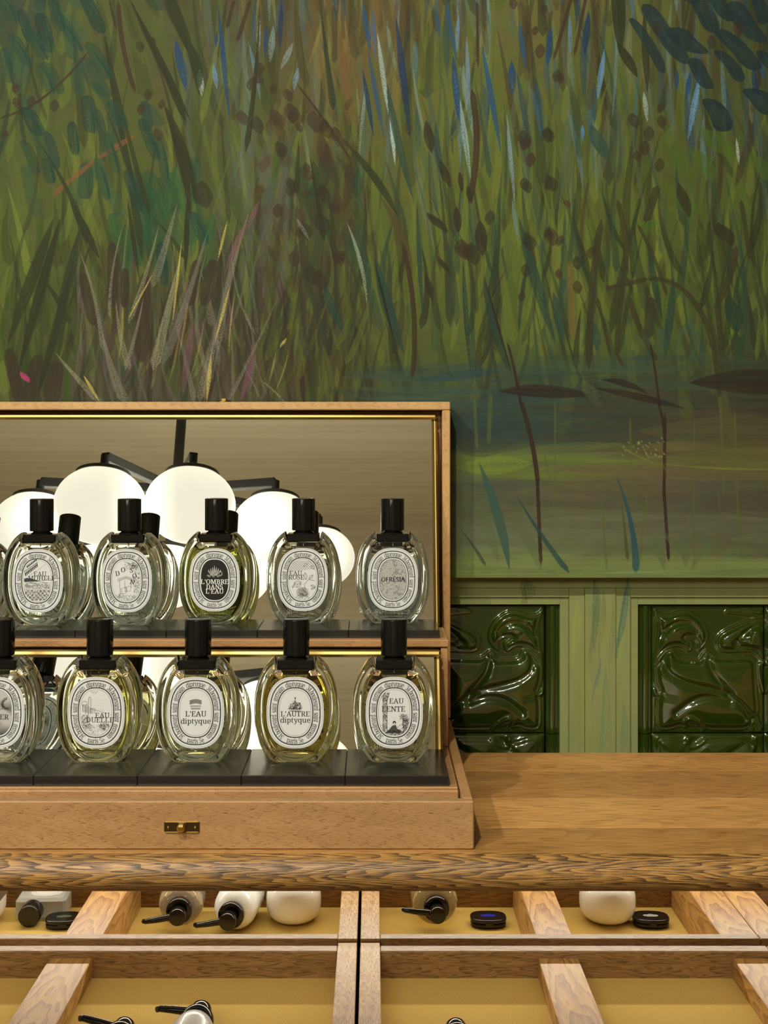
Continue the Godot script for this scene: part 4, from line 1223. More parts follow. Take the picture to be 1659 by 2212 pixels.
func make_materials() -> void:
	var beech := timber(1024, 512, 21, rgb(204, 164, 118), rgb(140, 98, 62), {"rings": 5.0, "warp": 0.7, "ring": 0.08, "pore": 0.9, "pore_len": 14, "pore_at": 0.36, "fibre": 0.3, "fine": 0.4})
	M.beech = wood_mat(beech, 0.17, 0.085, 0.42, 0.006, Color(0.83, 0.82, 0.76))
	M.beech_lid = wood_mat(beech, 0.17, 0.085, 0.4, 0.006, Color(0.95, 0.95, 0.86), Vector3(0.3, 0.2, 0.7))
	M.beech_edge = wood_mat(beech, 0.16, 0.08, 0.45, 0.006, Color(0.86, 0.83, 0.77), Vector3(0.6, 0.7, 0.1))
	var oak := timber(1024, 512, 31, rgb(214, 164, 98), rgb(124, 84, 42), {"rings": 7.0, "warp": 0.9, "ring": 0.08, "pore": 0.6, "pore_len": 26, "pore_at": 0.42, "fibre": 0.9, "fine": 0.55, "fine_len": 36})
	for i in 4:
		M["plank%d" % i] = wood_mat(oak, 0.42, 0.20, 0.38, 0.006, [Color(0.98, 0.96, 0.94), Color(0.88, 0.86, 0.84), Color(1.0, 1.0, 0.98), Color(0.86, 0.85, 0.82)][i], Vector3(0.21 * i, 0.0, 0.27 * i))
	var rough_oak := timber(2048, 256, 41, rgb(182, 138, 74), rgb(52, 34, 15), {"rings": 0.0, "bow": -16.0, "apex": -0.22, "run": 22.0, "warp": 1.3, "ring": 0.55, "pore": 0.9, "pore_len": 22, "pore_at": 0.47, "fibre": 0.5, "fine": 0.3})
	M.nosing = wood_mat(rough_oak, 1.0, 1.0, 0.45, 0.03, Color.WHITE, Vector3.ZERO, false)
	var flame := timber(768, 256, 51, rgb(222, 176, 108), rgb(136, 92, 50), {"rings": 2.0, "bow": 18.0, "run": 4.0, "warp": 0.4, "ring": 0.5, "pore": 0.6, "pore_len": 26, "pore_at": 0.42, "fibre": 0.35})
	M.bar = wood_mat(flame, 0.30, 0.075, 0.42, 0.012, Color(0.92, 0.9, 0.86))
	M.bar_b = wood_mat(flame, 0.26, 0.085, 0.42, 0.012, Color(0.9, 0.88, 0.82), Vector3(0.4, 0.42, 0.45))
	var pale_oak := timber(1024, 256, 62, rgb(206, 168, 114), rgb(110, 78, 44), {"rings": 7.0, "warp": 0.9, "ring": 0.3, "pore": 0.9, "pore_len": 24, "pore_at": 0.43, "fibre": 0.4, "fine": 0.3})
	var straight := timber(1024, 256, 61, rgb(160, 116, 60), rgb(78, 52, 24), {"rings": 9.0, "warp": 0.8, "ring": 0.35, "pore": 0.7, "pore_len": 22, "pore_at": 0.44, "fibre": 0.5})
	M.dark_oak = wood_mat(straight, 0.32, 0.07, 0.5, 0.012)
	M.side_oak = wood_mat(pale_oak, 0.16, 0.06, 0.42, 0.02, Color(1.0, 1.0, 1.0), Vector3(0.3, 0.2, 0.1))
	M.rail_oak = wood_mat(pale_oak, 0.3, 0.05, 0.4, 0.012, Color(0.84, 0.81, 0.78), Vector3(0.1, 0.1, 0.3))
	var veil := timber(768, 384, 71, rgb(238, 226, 194), rgb(206, 192, 158), {"rings": 4.0, "warp": 0.5, "ring": 0.12, "pore": 0.1, "fibre": 0.5, "fine": 0.05, "fine_len": 60})
	M.ceiling = wood_mat(veil, 2.4, 1.2, 0.7, 0.0)
	M.panel = wood_mat(veil, 2.0, 0.9, 0.6, 0.0, Color(0.85, 0.82, 0.8))
	M.plaster = mat(rgb(150, 142, 112), 0.9)
	M.floor = wood_mat(oak, 0.8, 0.5, 0.5, 0.0, Color(0.7, 0.66, 0.6))
	# the felt of the trays: a fine weave of tones
	var felt := mat(rgb(216, 182, 100), 0.95, 0.0, 0.2)
	var fn := NoiseTexture2D.new()
	fn.width = 512
	fn.height = 512
	fn.seamless = true
	fn.generate_mipmaps = false
	var nz := FastNoiseLite.new()
	nz.seed = 81
	nz.frequency = 0.14
	nz.fractal_octaves = 4
	fn.noise = nz
	var gr := Gradient.new()
	gr.colors = PackedColorArray([rgb(218, 218, 214), rgb(255, 255, 255)])
	fn.color_ramp = gr
	felt.albedo_texture = fn
	felt.uv1_triplanar = true
	felt.uv1_scale = Vector3(7, 7, 7)
	felt.rim_enabled = true
	felt.rim = 0.25
	M.felt = felt
	# painted wall
	M.mural = mat(Color(0.85, 0.84, 0.81), 0.75, 0.0, 0.35)
	M.mural.albedo_texture = paint_mural()
	M.mural.texture_repeat = false
	for k in [["spare", false], ["spare_water", true]]:
		var sp := mat(Color(0.85, 0.84, 0.81), 0.75, 0.0, 0.35)
		sp.albedo_texture = paint_spare(k[1])
		sp.uv1_world_triplanar = true
		sp.uv1_triplanar = true
		sp.uv1_scale = Vector3(1.9, 1.9, 1.9)
		M[k[0]] = sp
	M.dado = mat(Color.WHITE, 0.7, 0.0, 0.35)
	M.dado.albedo_texture = paint_dado()
	M.dado.uv1_triplanar = true
	M.dado.uv1_world_triplanar = true
	M.dado.uv1_scale = Vector3(1.0 / 0.3759, 1.0 / 0.2332, 1.0 / 0.3759)
	M.dado.uv1_offset = Vector3(-0.101 / 0.3759, -1.1105 / 0.2332, 0)
	M.glaze = mat(rgb(33, 50, 8), 0.09, 0.0, 0.6)
	M.glaze.clearcoat_enabled = true
	M.glaze.clearcoat = 1.0
	M.glaze.clearcoat_roughness = 0.03
	# metals, glass, plastics
	M.brass = mat(rgb(204, 176, 106), 0.28, 1.0)
	M.knob = mat(rgb(200, 162, 78), 0.45, 0.3)
	M.inlay = mat(rgb(128, 92, 36), 0.4, 0.35)
	M.old_brass = mat(rgb(120, 108, 74), 0.28, 1.0)
	M.mirror = mat(rgb(228, 230, 224), 0.006, 1.0)
	M.black_gloss = mat(rgb(14, 14, 14), 0.07, 0.0, 0.5)
	M.black_satin = mat(rgb(20, 18, 17), 0.25, 0.0, 0.5)
	M.plate = mat(rgb(30, 31, 29), 0.2, 0.0, 0.8)
	M.iron = mat(rgb(26, 24, 22), 0.45, 0.0, 0.5)
	M.flint = glass(rgb(246, 250, 246), 0.05)
	M.tube = glass(rgb(252, 252, 250), 0.046)
	M.ink = mat(rgb(26, 26, 25), 0.6)
	M.chalk = mat(rgb(222, 222, 216), 0.6)
	M.porcelain = mat(rgb(236, 232, 222), 0.08, 0.0, 0.5)
	M.porcelain.clearcoat_enabled = true
	M.porcelain.clearcoat = 0.6
	M.wax = mat(rgb(240, 232, 210), 0.5)
	M.white_soap = mat(rgb(232, 232, 230), 0.22, 0.0, 0.5)
	M.pale_glass = glass(rgb(238, 230, 212), 0.05, 0.02)
	M.amber_glass = glass(rgb(242, 232, 186), 0.05, 0.02)
	M.pale_glass.albedo_color.a = 0.2
	M.amber_glass.albedo_color.a = 0.15
	M.frosted = glass(rgb(238, 240, 234), 0.04, 0.42)
	M.frosted.albedo_color.a = 0.4

func room() -> void:
	var f := structure("floor")
	part("boards", box(Vector3(4.9, 0.05, 5.3), 0.001), M.floor, f, Vector3(0, -0.025, 0.85))
	var c := structure("ceiling")
	part("panelling", box(Vector3(4.9, 0.05, 5.3), 0.001), M.ceiling, c, Vector3(0, 3.025, 0.85))
	for s in [["wall_left", -2.45], ["wall_right", 2.45]]:
		var w := structure(s[0])
		part("plaster", box(Vector3(0.05, 3.0, 5.3), 0.001), M.plaster, w, Vector3(s[1], 1.5, 0.85))
	var wf := structure("wall_front")
	part("panelling", box(Vector3(4.85, 3.0, 0.05), 0.001), M.panel, wf, Vector3(0, 1.5, 3.475))
	# recess for the display cabinets below the counter
	var wr := structure("wall_recess")
	part("plaster", box(Vector3(4.85, 0.83, 0.03), 0.001), M.plaster, wr, Vector3(0, 0.415, -1.775))
	part("soffit", box(Vector3(4.85, 0.02, 0.40), 0.001), M.plaster, wr, Vector3(0, 0.84, -1.59))
	# the painted wall
	var wb := structure("wall_back")
	part("core", box(Vector3(4.85, 2.15, 0.03), 0.001), M.plaster, wb, Vector3(0, 1.925, -1.395))
	var k := 1.325 / FOCAL          # metres on the wall for one unit of the painting's plan
	var x0 := (-195.0 - 806.0) * k
	var x1 := (1853.0 - 806.0) * k
	var y0 := EYE - (1248.0 - 972.0) * k
	var y1 := EYE + (150.0 + 972.0) * k
	var st := begin()
	st.set_smooth_group(-1)
	var z := -1.325
	var pts := [Vector3(x0, y0, z), Vector3(x1, y0, z), Vector3(x1, y1, z), Vector3(x0, y1, z), Vector3(x0, y0, z - 0.0230), Vector3(x1, y0, z - 0.0230), Vector3(x1, y1, z - 0.0230), Vector3(x0, y1, z - 0.0230)]
	var v_low := (1248.0 + 150.0) / 1408.0
	for q in [[0, 1, 2, 3], [5, 4, 7, 6], [4, 5, 1, 0], [3, 2, 6, 7], [1, 5, 6, 2], [4, 0, 3, 7]]:
		for t in [0, 2, 1, 0, 3, 2]:
			var p: Vector3 = pts[q[t]]
			st.set_uv(Vector2((p.x - x0) / (x1 - x0), (y1 - p.y) / (y1 - y0) * v_low))
			st.add_vertex(p)
	part("painted_panel", done(st), M.mural, wb)
	var yw := EYE + (972.0 - 850.0) * k      # the waterline
	for e in [[-2.42, x0], [x1, 2.42]]:
		part("painted_panel", box(Vector3(e[1] - e[0], y1 - yw, 0.0230), 0.0), M.spare, wb, Vector3((e[0] + e[1]) * 0.5, (yw + y1) * 0.5, z - 0.0115))
		part("painted_panel", box(Vector3(e[1] - e[0], yw - y0, 0.0230), 0.0), M.spare_water, wb, Vector3((e[0] + e[1]) * 0.5, (y0 + yw) * 0.5, z - 0.0115))
	part("painted_panel", box(Vector3(4.84, 3.0 - y1, 0.0230), 0.0), M.spare, wb, Vector3(0, (y1 + 3.0) * 0.5, z - 0.0115))
	# boards and glazed tiles below the painting; plan units at the boards' depth
	var kd := 1.348 / FOCAL
	var X := func(px: float) -> float: return (px - 806.0) * kd
	var Y := func(py: float) -> float: return EYE - (py - 972.0) * kd
	var plank := func(called: String, a: float, b: float, top: float, low: float, d: float, thick: float) -> void:
		part(called, box(Vector3(X.call(b) - X.call(a), Y.call(top) - Y.call(low), thick), 0.0004), M.dado, wb, Vector3((X.call(a) + X.call(b)) * 0.5, (Y.call(top) + Y.call(low)) * 0.5, -d - thick * 0.5))
	plank.call("top_rail", -3600.0, 5200.0, 1238.0, 1270.0, 1.3476, 0.03)
	var w1 := 245.0 * kd - 0.0006
	var h1 := 278.0 * kd
	var rows := relief_heights(118, 134, h1 / w1, false)
	var low_rows := relief_heights(72, 82, h1 / w1, true)
	var tiles := [relief_tile(w1, h1, 0.011, rows, false), relief_tile(w1, h1, 0.011, rows, true), relief_tile(w1, h1, 0.011, low_rows, false), relief_tile(w1, h1, 0.011, low_rows, true)]
	var strip_tile := border_tile(29.0 * kd, h1)
	for p in [-1, 0, 1, 2]:                    # pilasters stand 722 units apart
		var c0: float = 1297.0 + 722.0 * (p - 0)
		plank.call("pilaster", c0 - 33, c0 + 33, 1270.5, 1720.0, 1.3472, 0.03)
		plank.call("stile", c0 - 67, c0 - 33.4, 1270.5, 1720.0, 1.3490, 0.03)
		plank.call("stile", c0 + 33.4, c0 + 65, 1270.5, 1720.0, 1.3490, 0.03)
		plank.call("moulding", c0 - 86, c0 - 67.4, 1291.0, 1720.0, 1.3520, 0.03)
		plank.call("moulding", c0 + 65.4, c0 + 83, 1291.0, 1720.0, 1.3520, 0.03)
		if p == 2:
			continue
		var l: float = c0 + 83.0
		var r: float = c0 + 722.0 - 86.0
		plank.call("cross_rail", c0 + 65.4, c0 + 722.0 - 67.4, 1270.5, 1290.5, 1.3490, 0.03)
		plank.call("moulding", l, r, 1291.0, 1307.0, 1.3520, 0.03)
		for row in 2:
			var cy: float = Y.call(1310.0 + 139.0 + 279.6 * row)
			var dz := -1.3585
			part("border_tile", strip_tile, M.glaze, wb, Vector3(X.call(l + 16.0), cy, dz))
			part("relief_tile", tiles[0 + row * 2], M.glaze, wb, Vector3(X.call(l + 31.5 + 122.5), cy, dz))
			part("relief_tile", tiles[1 + row * 2], M.glaze, wb, Vector3(X.call(l + 31.5 + 245.5 + 122.5), cy, dz))
			part("border_tile", strip_tile, M.glaze, wb, Vector3(X.call(l + 31.5 + 492.0 + 15.5), cy, dz), Vector3(0, 0, PI))
	part("tile_bed", box(Vector3(3.4, 0.26, 0.01), 0.0), M.black_satin, wb, Vector3(0.2, Y.call(1530.0), -1.3735))

func counter() -> void:
	var tr := structure("added_baffle_1")
	board_x("light_baffle_board", span(-2.0, 2.2, 0.3500, 0.3605, 1.3016, 1.3462), M.dark_oak, tr)  # added unseen board: keeps the strip light from leaking up behind the counter
	var t := thing("wooden_counter", "long oak counter top with a thick rounded front edge below the mural", "counter", V(0.1, 0.3613, 1.1))
	var hs := [[1.2285, 1.301], [1.1318, 1.2281], [1.0430, 1.1314], [0.9772, 1.0426]]
	for i in 4:
		board_x("plank", span(-1.9, 2.1, 0.3311, 0.3613, hs[i][0], hs[i][1]), M["plank%d" % i], t, 0.0002)
	# half-round nosing, grain running lengthwise in bold flames
	var st := begin()
	st.set_smooth_group(0)
	var r := 0.0151
	var n := 20
	var c := V(0, 0.3311 + r, 0.977) - t.position
	for i in n:
		for q in [[0, 0], [1, 0], [1, 1], [0, 0], [1, 1], [0, 1]]:
			var a: float = PI * 0.5 - PI * (i + q[1]) / n
			var x := -2.0 if q[0] == 0 else 2.0
			st.set_uv(Vector2(x / 0.72, (i + q[1]) / float(n)))
			st.add_vertex(Vector3(x, c.y + r * sin(a), c.z + r * cos(a)))
	st.set_smooth_group(-1)
	part("nosing", done(st), M.nosing, t)
	for x in [-1.6, -0.4, 0.9, 1.9]:
		part("bracket", box(Vector3(0.04, 0.10, 0.24), 0.002), M.dark_oak, t, V(x, 0.4115, 1.145) - t.position)

func cabinets() -> void:
	for u in [[-1.9, -0.0195, [[-0.383, -0.335], [-1.0, -0.955]], [], [-0.043, -0.0195], "oak display cabinet with felt trays holding the frosted square bottle"],
			[-0.0155, 0.4755, [[0.2015, 0.2465]], [-0.0155, 0.0085], [], "oak display cabinet with felt trays holding the blue emblem compact"],
			[0.4763, 1.9, [[1.1, 1.15]], [], [], "oak display cabinet with felt trays and a white leaflet"]]:
		var a: float = u[0]
		var b: float = u[1]
		var t := thing("display_cabinet", u[5], "cabinet", V((a + b) * 0.5, EYE, 1.42), "display cabinets in a row")
		part("body", box(Vector3(b - a, 0.58, 0.605), 0.001), M.dark_oak, t, V((a + b) * 0.5, EYE - 0.29, 1.4225) - t.position)
		board_x("back_board", span(a, b, 0.45, 0.669, 1.7175, 1.725), M.dark_oak, t)
		board_x("front_board", span(a, b, 0.60, 0.669, 1.12, 1.1398), M.dark_oak, t)
		var lo := a
		var hi := b
		for s in [u[3], u[4]]:
			if s.size():
				board_z("side_board", span(s[0], s[1], 0.60, 0.669, 1.4602, 1.717), M.side_oak, t)
				board_z("side_board", span(s[0], s[1], 0.60, 0.669, 1.14, 1.4408), M.side_oak, t)
				part("brass_inlay", box(Vector3(s[1] - s[0] - 0.0006, 0.05, 0.0190), 0.0002), M.inlay, t, V((s[0] + s[1]) * 0.5, 0.628, 1.4505) - t.position)
				if s[0] == a:
					lo = s[1]
				else:
					hi = s[0]
		if u[0] == -0.0155:
			hi = 0.4305
			board_z("side_board", span(0.4305, 0.4755, 0.6012, 0.669, 1.4760, 1.717), M.bar_b, t)
			board_z("side_board", span(0.4305, 0.4755, 0.608, 0.669, 1.14, 1.4236), M.bar_b, t)
		if u[0] == 0.4763:
			lo = 0.52
			board_z("side_board", span(0.4763, 0.52, 0.6012, 0.669, 1.4760, 1.717), M.bar, t)
			board_z("side_board", span(0.4763, 0.52, 0.608, 0.669, 1.14, 1.4236), M.bar, t)
		var ra := a if u[0] == 0.4763 else lo
		var rb := b if u[0] == -0.0155 else hi
		board_x("rail", span(ra, rb, 0.60, 0.669, 1.4602, 1.4756), M.rail_oak, t, 0.0012)
		board_x("rail", span(ra, rb, 0.60, 0.669, 1.4242, 1.4408), M.rail_oak, t, 0.0012)
		board_x("groove_strip", span(ra, rb, 0.616, 0.669, 1.4410, 1.4600), M.dark_oak, t)
		part("felt", box(Vector3(hi - lo, 0.0088, 0.2412), 0.0005), M.felt, t, V((lo + hi) * 0.5, 0.6644, 1.5964) - t.position)
		part("felt", box(Vector3(hi - lo, 0.0368, 0.2838), 0.0005), M.felt, t, V((lo + hi) * 0.5, 0.6504, 1.2820) - t.position)
		for d in u[2]:
			board_z("divider_bar", span(d[0], d[1], 0.6012, 0.6598, 1.4760, 1.717), M.bar if d[0] < 0 else M.bar_b, t)
			board_z("divider_bar", span(d[0] - 0.004, d[1] - 0.001, 0.608, 0.6318, 1.14, 1.4238), M.bar_b if d[0] < 0 else M.bar, t)
	var k := thing("brass_knob", "small round brass disc set in the oak back board beside the black compact", "knob", V(0.43, 0.612, 1.7155))
	k.rotation.x = PI * 0.5
	part("disc", lathe([Vector2(0, 0), Vector2(0.0060, 0), Vector2(0.0068, 0.0006), Vector2(0.0066, 0.0014), Vector2(0, 0.0018)], 32), M.knob, k)

func strip(c: Color, e: float, at: Vector3, tilt: Vector3, label: String) -> void:
	var t := thing("light_strip", label, "lamp", at)
	t.rotation.y = tilt.y
	part("housing", box(Vector3(3.6, 0.016, 0.016), 0.001), M.brass, t)
	var g := mat(c, 0.5)
	g.emission_enabled = true
	g.emission = c
	g.emission_energy_multiplier = 2.0
	part("light_diffuser", box(Vector3(3.58, 0.010, 0.003), 0.0005), g, t, Vector3(0, -0.002, 0.0098))
	var l := AreaLight3D.new()
	l.name = "strip_light"
	l.area_size = Vector2(3.58, 0.010)
	l.light_color = c
	l.light_energy = e
	l.shadow_enabled = true
	l.area_range = 6.0
	l.position = Vector3(0, -0.002, 0.0125)
	l.rotation = Vector3(tilt.x, PI, 0)
	t.add_child(l)

func case() -> void:
	var t := thing("wooden_display_case", "open beech display case with two mirrored steps and a brass latch on the counter", "display case", V(-0.205, 0.3308, 1.14))
	var x0 := -0.4936
	var x1 := 0.0836
	# tray of the case
	board_x("front_board", span(x0, x1, 0.2909, 0.3308, 0.985, 0.9945), M.beech, t, 0.001)
	board_z("side_board", span(x1 - 0.009, x1, 0.2909, 0.3308, 0.9947, 1.2868), M.beech_edge, t, 0.001)
	board_z("side_board", span(x0, x0 + 0.009, 0.2909, 0.3308, 0.9947, 1.2868), M.beech_edge, t, 0.001)
	board_x("back_board", span(x0 + 0.0092, x1 - 0.0092, 0.2909, 0.3308, 1.2780, 1.2868), M.beech_edge, t)
	board_x("base_board", span(x0 + 0.0092, x1 - 0.0092, 0.3260, 0.3308, 0.9947, 1.2778), M.beech_edge, t)
	board_x("shelf_front", span(x0 + 0.010, x1 - 0.0102, 0.2920, 0.3258, 1.0200, 1.0270), M.beech_edge, t, 0.001)
	board_x("lower_shelf", span(x0 + 0.010, x1 - 0.0102, 0.2912, 0.2990, 1.0272, 1.2770), M.beech_edge, t)
	# lower mirror in its brass frame
	var lean := tan(deg_to_rad(12.3))
	var lower := func(h: float) -> float: return 1.1235 + (0.2905 - h) * tan(deg_to_rad(19.5))
	var upper := func(h: float) -> float: return 1.2500 + (0.1840 - h) * lean
	var xr := 0.0655
	var xl := -0.4755
	var fr := func(called: String, a: float, b: float, h0: float, h1: float, d: Callable, off: float, thick: float, m: Material, bevel: float) -> void:
		leaning(called, a, b, Vector2(d.call(h0) - off, h0), Vector2(d.call(h1) - off, h1), thick, m, t, bevel)
	fr.call("mirror", xl + 0.0062, xr - 0.0062, 0.2905, 0.2004, lower, 0.0, 0.003, M.mirror, 0.0002)
	fr.call("mirror_frame", xl, xr + 0.0005, 0.2002, 0.1935, lower, 0.003, 0.006, M.brass, 0.0022)
	fr.call("mirror_frame", xr - 0.0060, xr + 0.0005, 0.2905, 0.2004, lower, 0.003, 0.006, M.brass, 0.0022)
	fr.call("mirror_frame", xl, xl + 0.0060, 0.2905, 0.2004, lower, 0.003, 0.006, M.brass, 0.0022)
	board_z("step_side", span(xr + 0.0008, x1 - 0.0102, 0.1940, 0.2910, 1.1660, 1.2770), M.beech_edge, t)
	board_z("step_side", span(x0 + 0.0102, xl - 0.0008, 0.1940, 0.2910, 1.1660, 1.2770), M.beech_edge, t)
	board_x("upper_shelf", span(x0 + 0.0102, x1 - 0.0092, 0.1858, 0.1932, 1.1640, 1.2470), M.beech_edge, t, 0.001)
	# upper mirror
	fr.call("mirror", xl + 0.0060, xr - 0.0015, 0.1835, -0.0335, upper, 0.0, 0.003, M.mirror, 0.0002)
	fr.call("mirror_frame", xl, xr + 0.0042, -0.0337, -0.0402, upper, 0.0026, 0.006, M.brass, 0.0022)
	fr.call("mirror_frame", xr - 0.0013, xr + 0.0042, 0.1855, -0.0335, upper, 0.0026, 0.006, M.brass, 0.0022)
	fr.call("mirror_frame", xl, xl + 0.0058, 0.1855, -0.0335, upper, 0.0026, 0.006, M.brass, 0.0022)
	# the raised lid
	board_x("lid_rail", span(x0, x1, -0.0521, -0.0432, 1.2872, 1.3180), M.beech_lid, t, 0.001)
	board_y("lid_stile", span(x1 - 0.0088, x1, -0.0430, 0.2905, 1.2872, 1.3180), M.beech_lid, t, 0.001)
	board_y("lid_stile", span(x0, x0 + 0.0088, -0.0430, 0.2905, 1.2872, 1.3180), M.beech_lid, t, 0.001)
	board_x("lid_panel", span(x0 + 0.009, x1 - 0.009, -0.0430, 0.2905, 1.3110, 1.3178), M.beech_edge, t)
	# brass latch on the front
	var l := part("latch_plate", box(Vector3(0.0292, 0.0086, 0.0014), 0.0005), M.old_brass, t, V(-0.1583, 0.3118, 0.9843) - t.position)
	part("latch_edge", box(Vector3(0.0278, 0.0009, 0.0018), 0.0004), M.brass, l, Vector3(0, 0.0041, 0.0002))
	part("latch_edge", box(Vector3(0.0278, 0.0007, 0.0018), 0.0003), M.brass, l, Vector3(0, -0.0042, 0.0002))
	part("latch_knob", box(Vector3(0.0068, 0.0060, 0.0075), 0.0016), M.brass, l, Vector3(0, 0.0003, 0.0030))
	part("latch_collar", box(Vector3(0.0082, 0.0076, 0.0012), 0.0005), M.old_brass, l, Vector3(0, 0.0003, 0.0010))
	for s in [-1.0, 1.0]:
		part("screw", lathe([Vector2(0, 0), Vector2(0.0012, 0), Vector2(0.0010, 0.0006), Vector2(0, 0.0009)], 20, Transform3D(Basis(Vector3(1, 0, 0), PI * 0.5), Vector3.ZERO)), M.brass, l, Vector3(s * 0.0112, -0.0006, 0.0007))
	var cth := part("lid_catch", lathe([Vector2(0, 0), Vector2(0.0080, 0), Vector2(0.0078, 0.0012), Vector2(0.0055, 0.0020), Vector2(0, 0.0022)], 36, Transform3D(Basis().scaled(Vector3(1, 1, 0.6)), Vector3.ZERO)), M.old_brass, t, V(-0.1622, -0.0522, 1.2925) - t.position)
	part("catch_nib", box(Vector3(0.0060, 0.0022, 0.0040), 0.0008), M.brass, cth, Vector3(0, 0.0030, 0))
	# black stands, one below each bottle
	for row in 2:
		for i in 6:
			var xa := 0.0657 - 0.09 * (i + 1)
			var where: String = [["with the broken column label", "with the bouquet crest", "with the flower basket label", "with the minaret town label", "with the ink wash label", "with the empty label, lower step"],
				["with the grey blossom label", "with the rose label", "with the black label", "with the tumbling letters", "with the frond and weave label", "with the empty label, upper step"]][row][i]
			var d0: float = [1.0300, 1.1740][row]
			var d1: float = [1.1210, 1.2485][row]
			var hb: float = [0.2910, 0.1856][row]
			var s := thing("bottle_stand", "black glossy stand below the perfume bottle " + where, "stand", V(xa + 0.045, hb, (d0 + d1) * 0.5), "black stands in the display case")
			part("slab", box(Vector3(0.0897, [0.0092, 0.0079][row], d1 - d0), 0.0006), M.plate, s, Vector3(0, [0.0046, 0.00395][row], 0))

func bottles() -> void:
	build_bottle_meshes()
	var lower := 0.2910 - 0.0092 - 0.00005
	var upper := 0.1856 - 0.0079 - 0.00005
	var X := func(px: float, d: float) -> float: return (px - 806.0) / FOCAL * d
	# lower step
	bottle(V(X.call(851.0, 1.087), lower, 1.087), 0.0, "ruins", [["EAU", 0.0050, 0.0018, 0.0104], ["LENTE", 0.0066, -0.0008, 0.0032]], rgb(252, 242, 206), "perfume bottle whose label shows a broken column and a reclining figure")
	bottle(V(X.call(640.0, 1.087), lower, 1.087), 0.0, "crest", [["L'AUTRE", 0.0055, 0.0, -0.0012], ["diptyque", 0.0039, 0.0, -0.0068]], rgb(252, 234, 158), "yellow perfume bottle with a dark bouquet crest over two words")
	bottle(V(X.call(428.0, 1.087), lower, 1.087), 0.0, "crown", [["L'EAU", 0.0066, 0.0, -0.0012], ["diptyque", 0.0043, 0.0, -0.0078]], rgb(250, 246, 216), "perfume bottle with a flower basket printed over two words")
	bottle(V(X.call(216.0, 1.087), lower, 1.087), 0.0, "island", [["EAU", 0.0034, 0.0056, -0.0026], ["DUELLE", 0.0034, 0.0034, -0.0066]], rgb(249, 243, 188), "pale yellow perfume bottle, label with a minaret town on a coast")
	bottle(V(X.call(3.0, 1.087), lower, 1.087), 0.0, "paper", [["EAU", 0.0048, 0.0, 0.0050], ["PAPIER", 0.0056, 0.0, -0.0040]], rgb(252, 252, 248), "clear perfume bottle whose label is a grey ink wash")
	bottle(V(-0.4293, lower, 1.087), 0.0, "plain", [], rgb(250, 246, 224), "clear perfume bottle with an empty oval on its label, lower step")
	# upper step
	bottle(V(X.call(848.0, 1.234), upper, 1.2325), 0.0, "freesia", [["OFRÉSIA", 0.0060, 0.0, 0.0000, 0.0, 1]], rgb(252, 252, 250), "clear perfume bottle whose label is covered in grey blossoms")
	bottle(V(X.call(656.0, 1.234), upper, 1.2315), 0.0, "rose", [["EAU", 0.0038, -0.0072, 0.0064], ["ROSE", 0.0038, -0.0066, 0.0022]], rgb(252, 248, 232), "clear perfume bottle, label with a rose in front of a lattice")
	bottle(V(X.call(468.0, 1.230), upper, 1.2290), 0.0, "swan", [["L'OMBRE", 0.0054, 0.0, -0.0020], ["DANS", 0.0040, 0.0, -0.0072], ["L'EAU", 0.0042, 0.0, -0.0118]], rgb(242, 244, 168), "greenish yellow perfume bottle with a black label", true)
	bottle(V(X.call(280.0, 1.222), upper, 1.2215), 0.0, "harbour", [["D", 0.0066, -0.0090, 0.0072, 0.15], ["O", 0.0066, -0.0034, 0.0108, 0.1], ["S", 0.0066, 0.0052, 0.0104, -0.1], ["O", 0.0066, 0.0082, 0.0046, 0.2], ["N", 0.0066, 0.0060, -0.0016, -0.2]], rgb(250, 252, 240), "perfume bottle whose label letters tumble round a pavilion")
	bottle(V(X.call(90.0, 1.218), upper, 1.2185), 0.0, "shore", [["EAU", 0.0037, 0.0024, 0.0070], ["MOHELI", 0.0039, 0.0032, 0.0028]], rgb(250, 252, 240), "clear perfume bottle, label with dark fronds above a basket weave")
	bottle(V(X.call(-101.0, 1.218), upper, 1.2185), 0.0, "plain", [], rgb(250, 250, 240), "clear perfume bottle with an empty oval on its label, upper step")

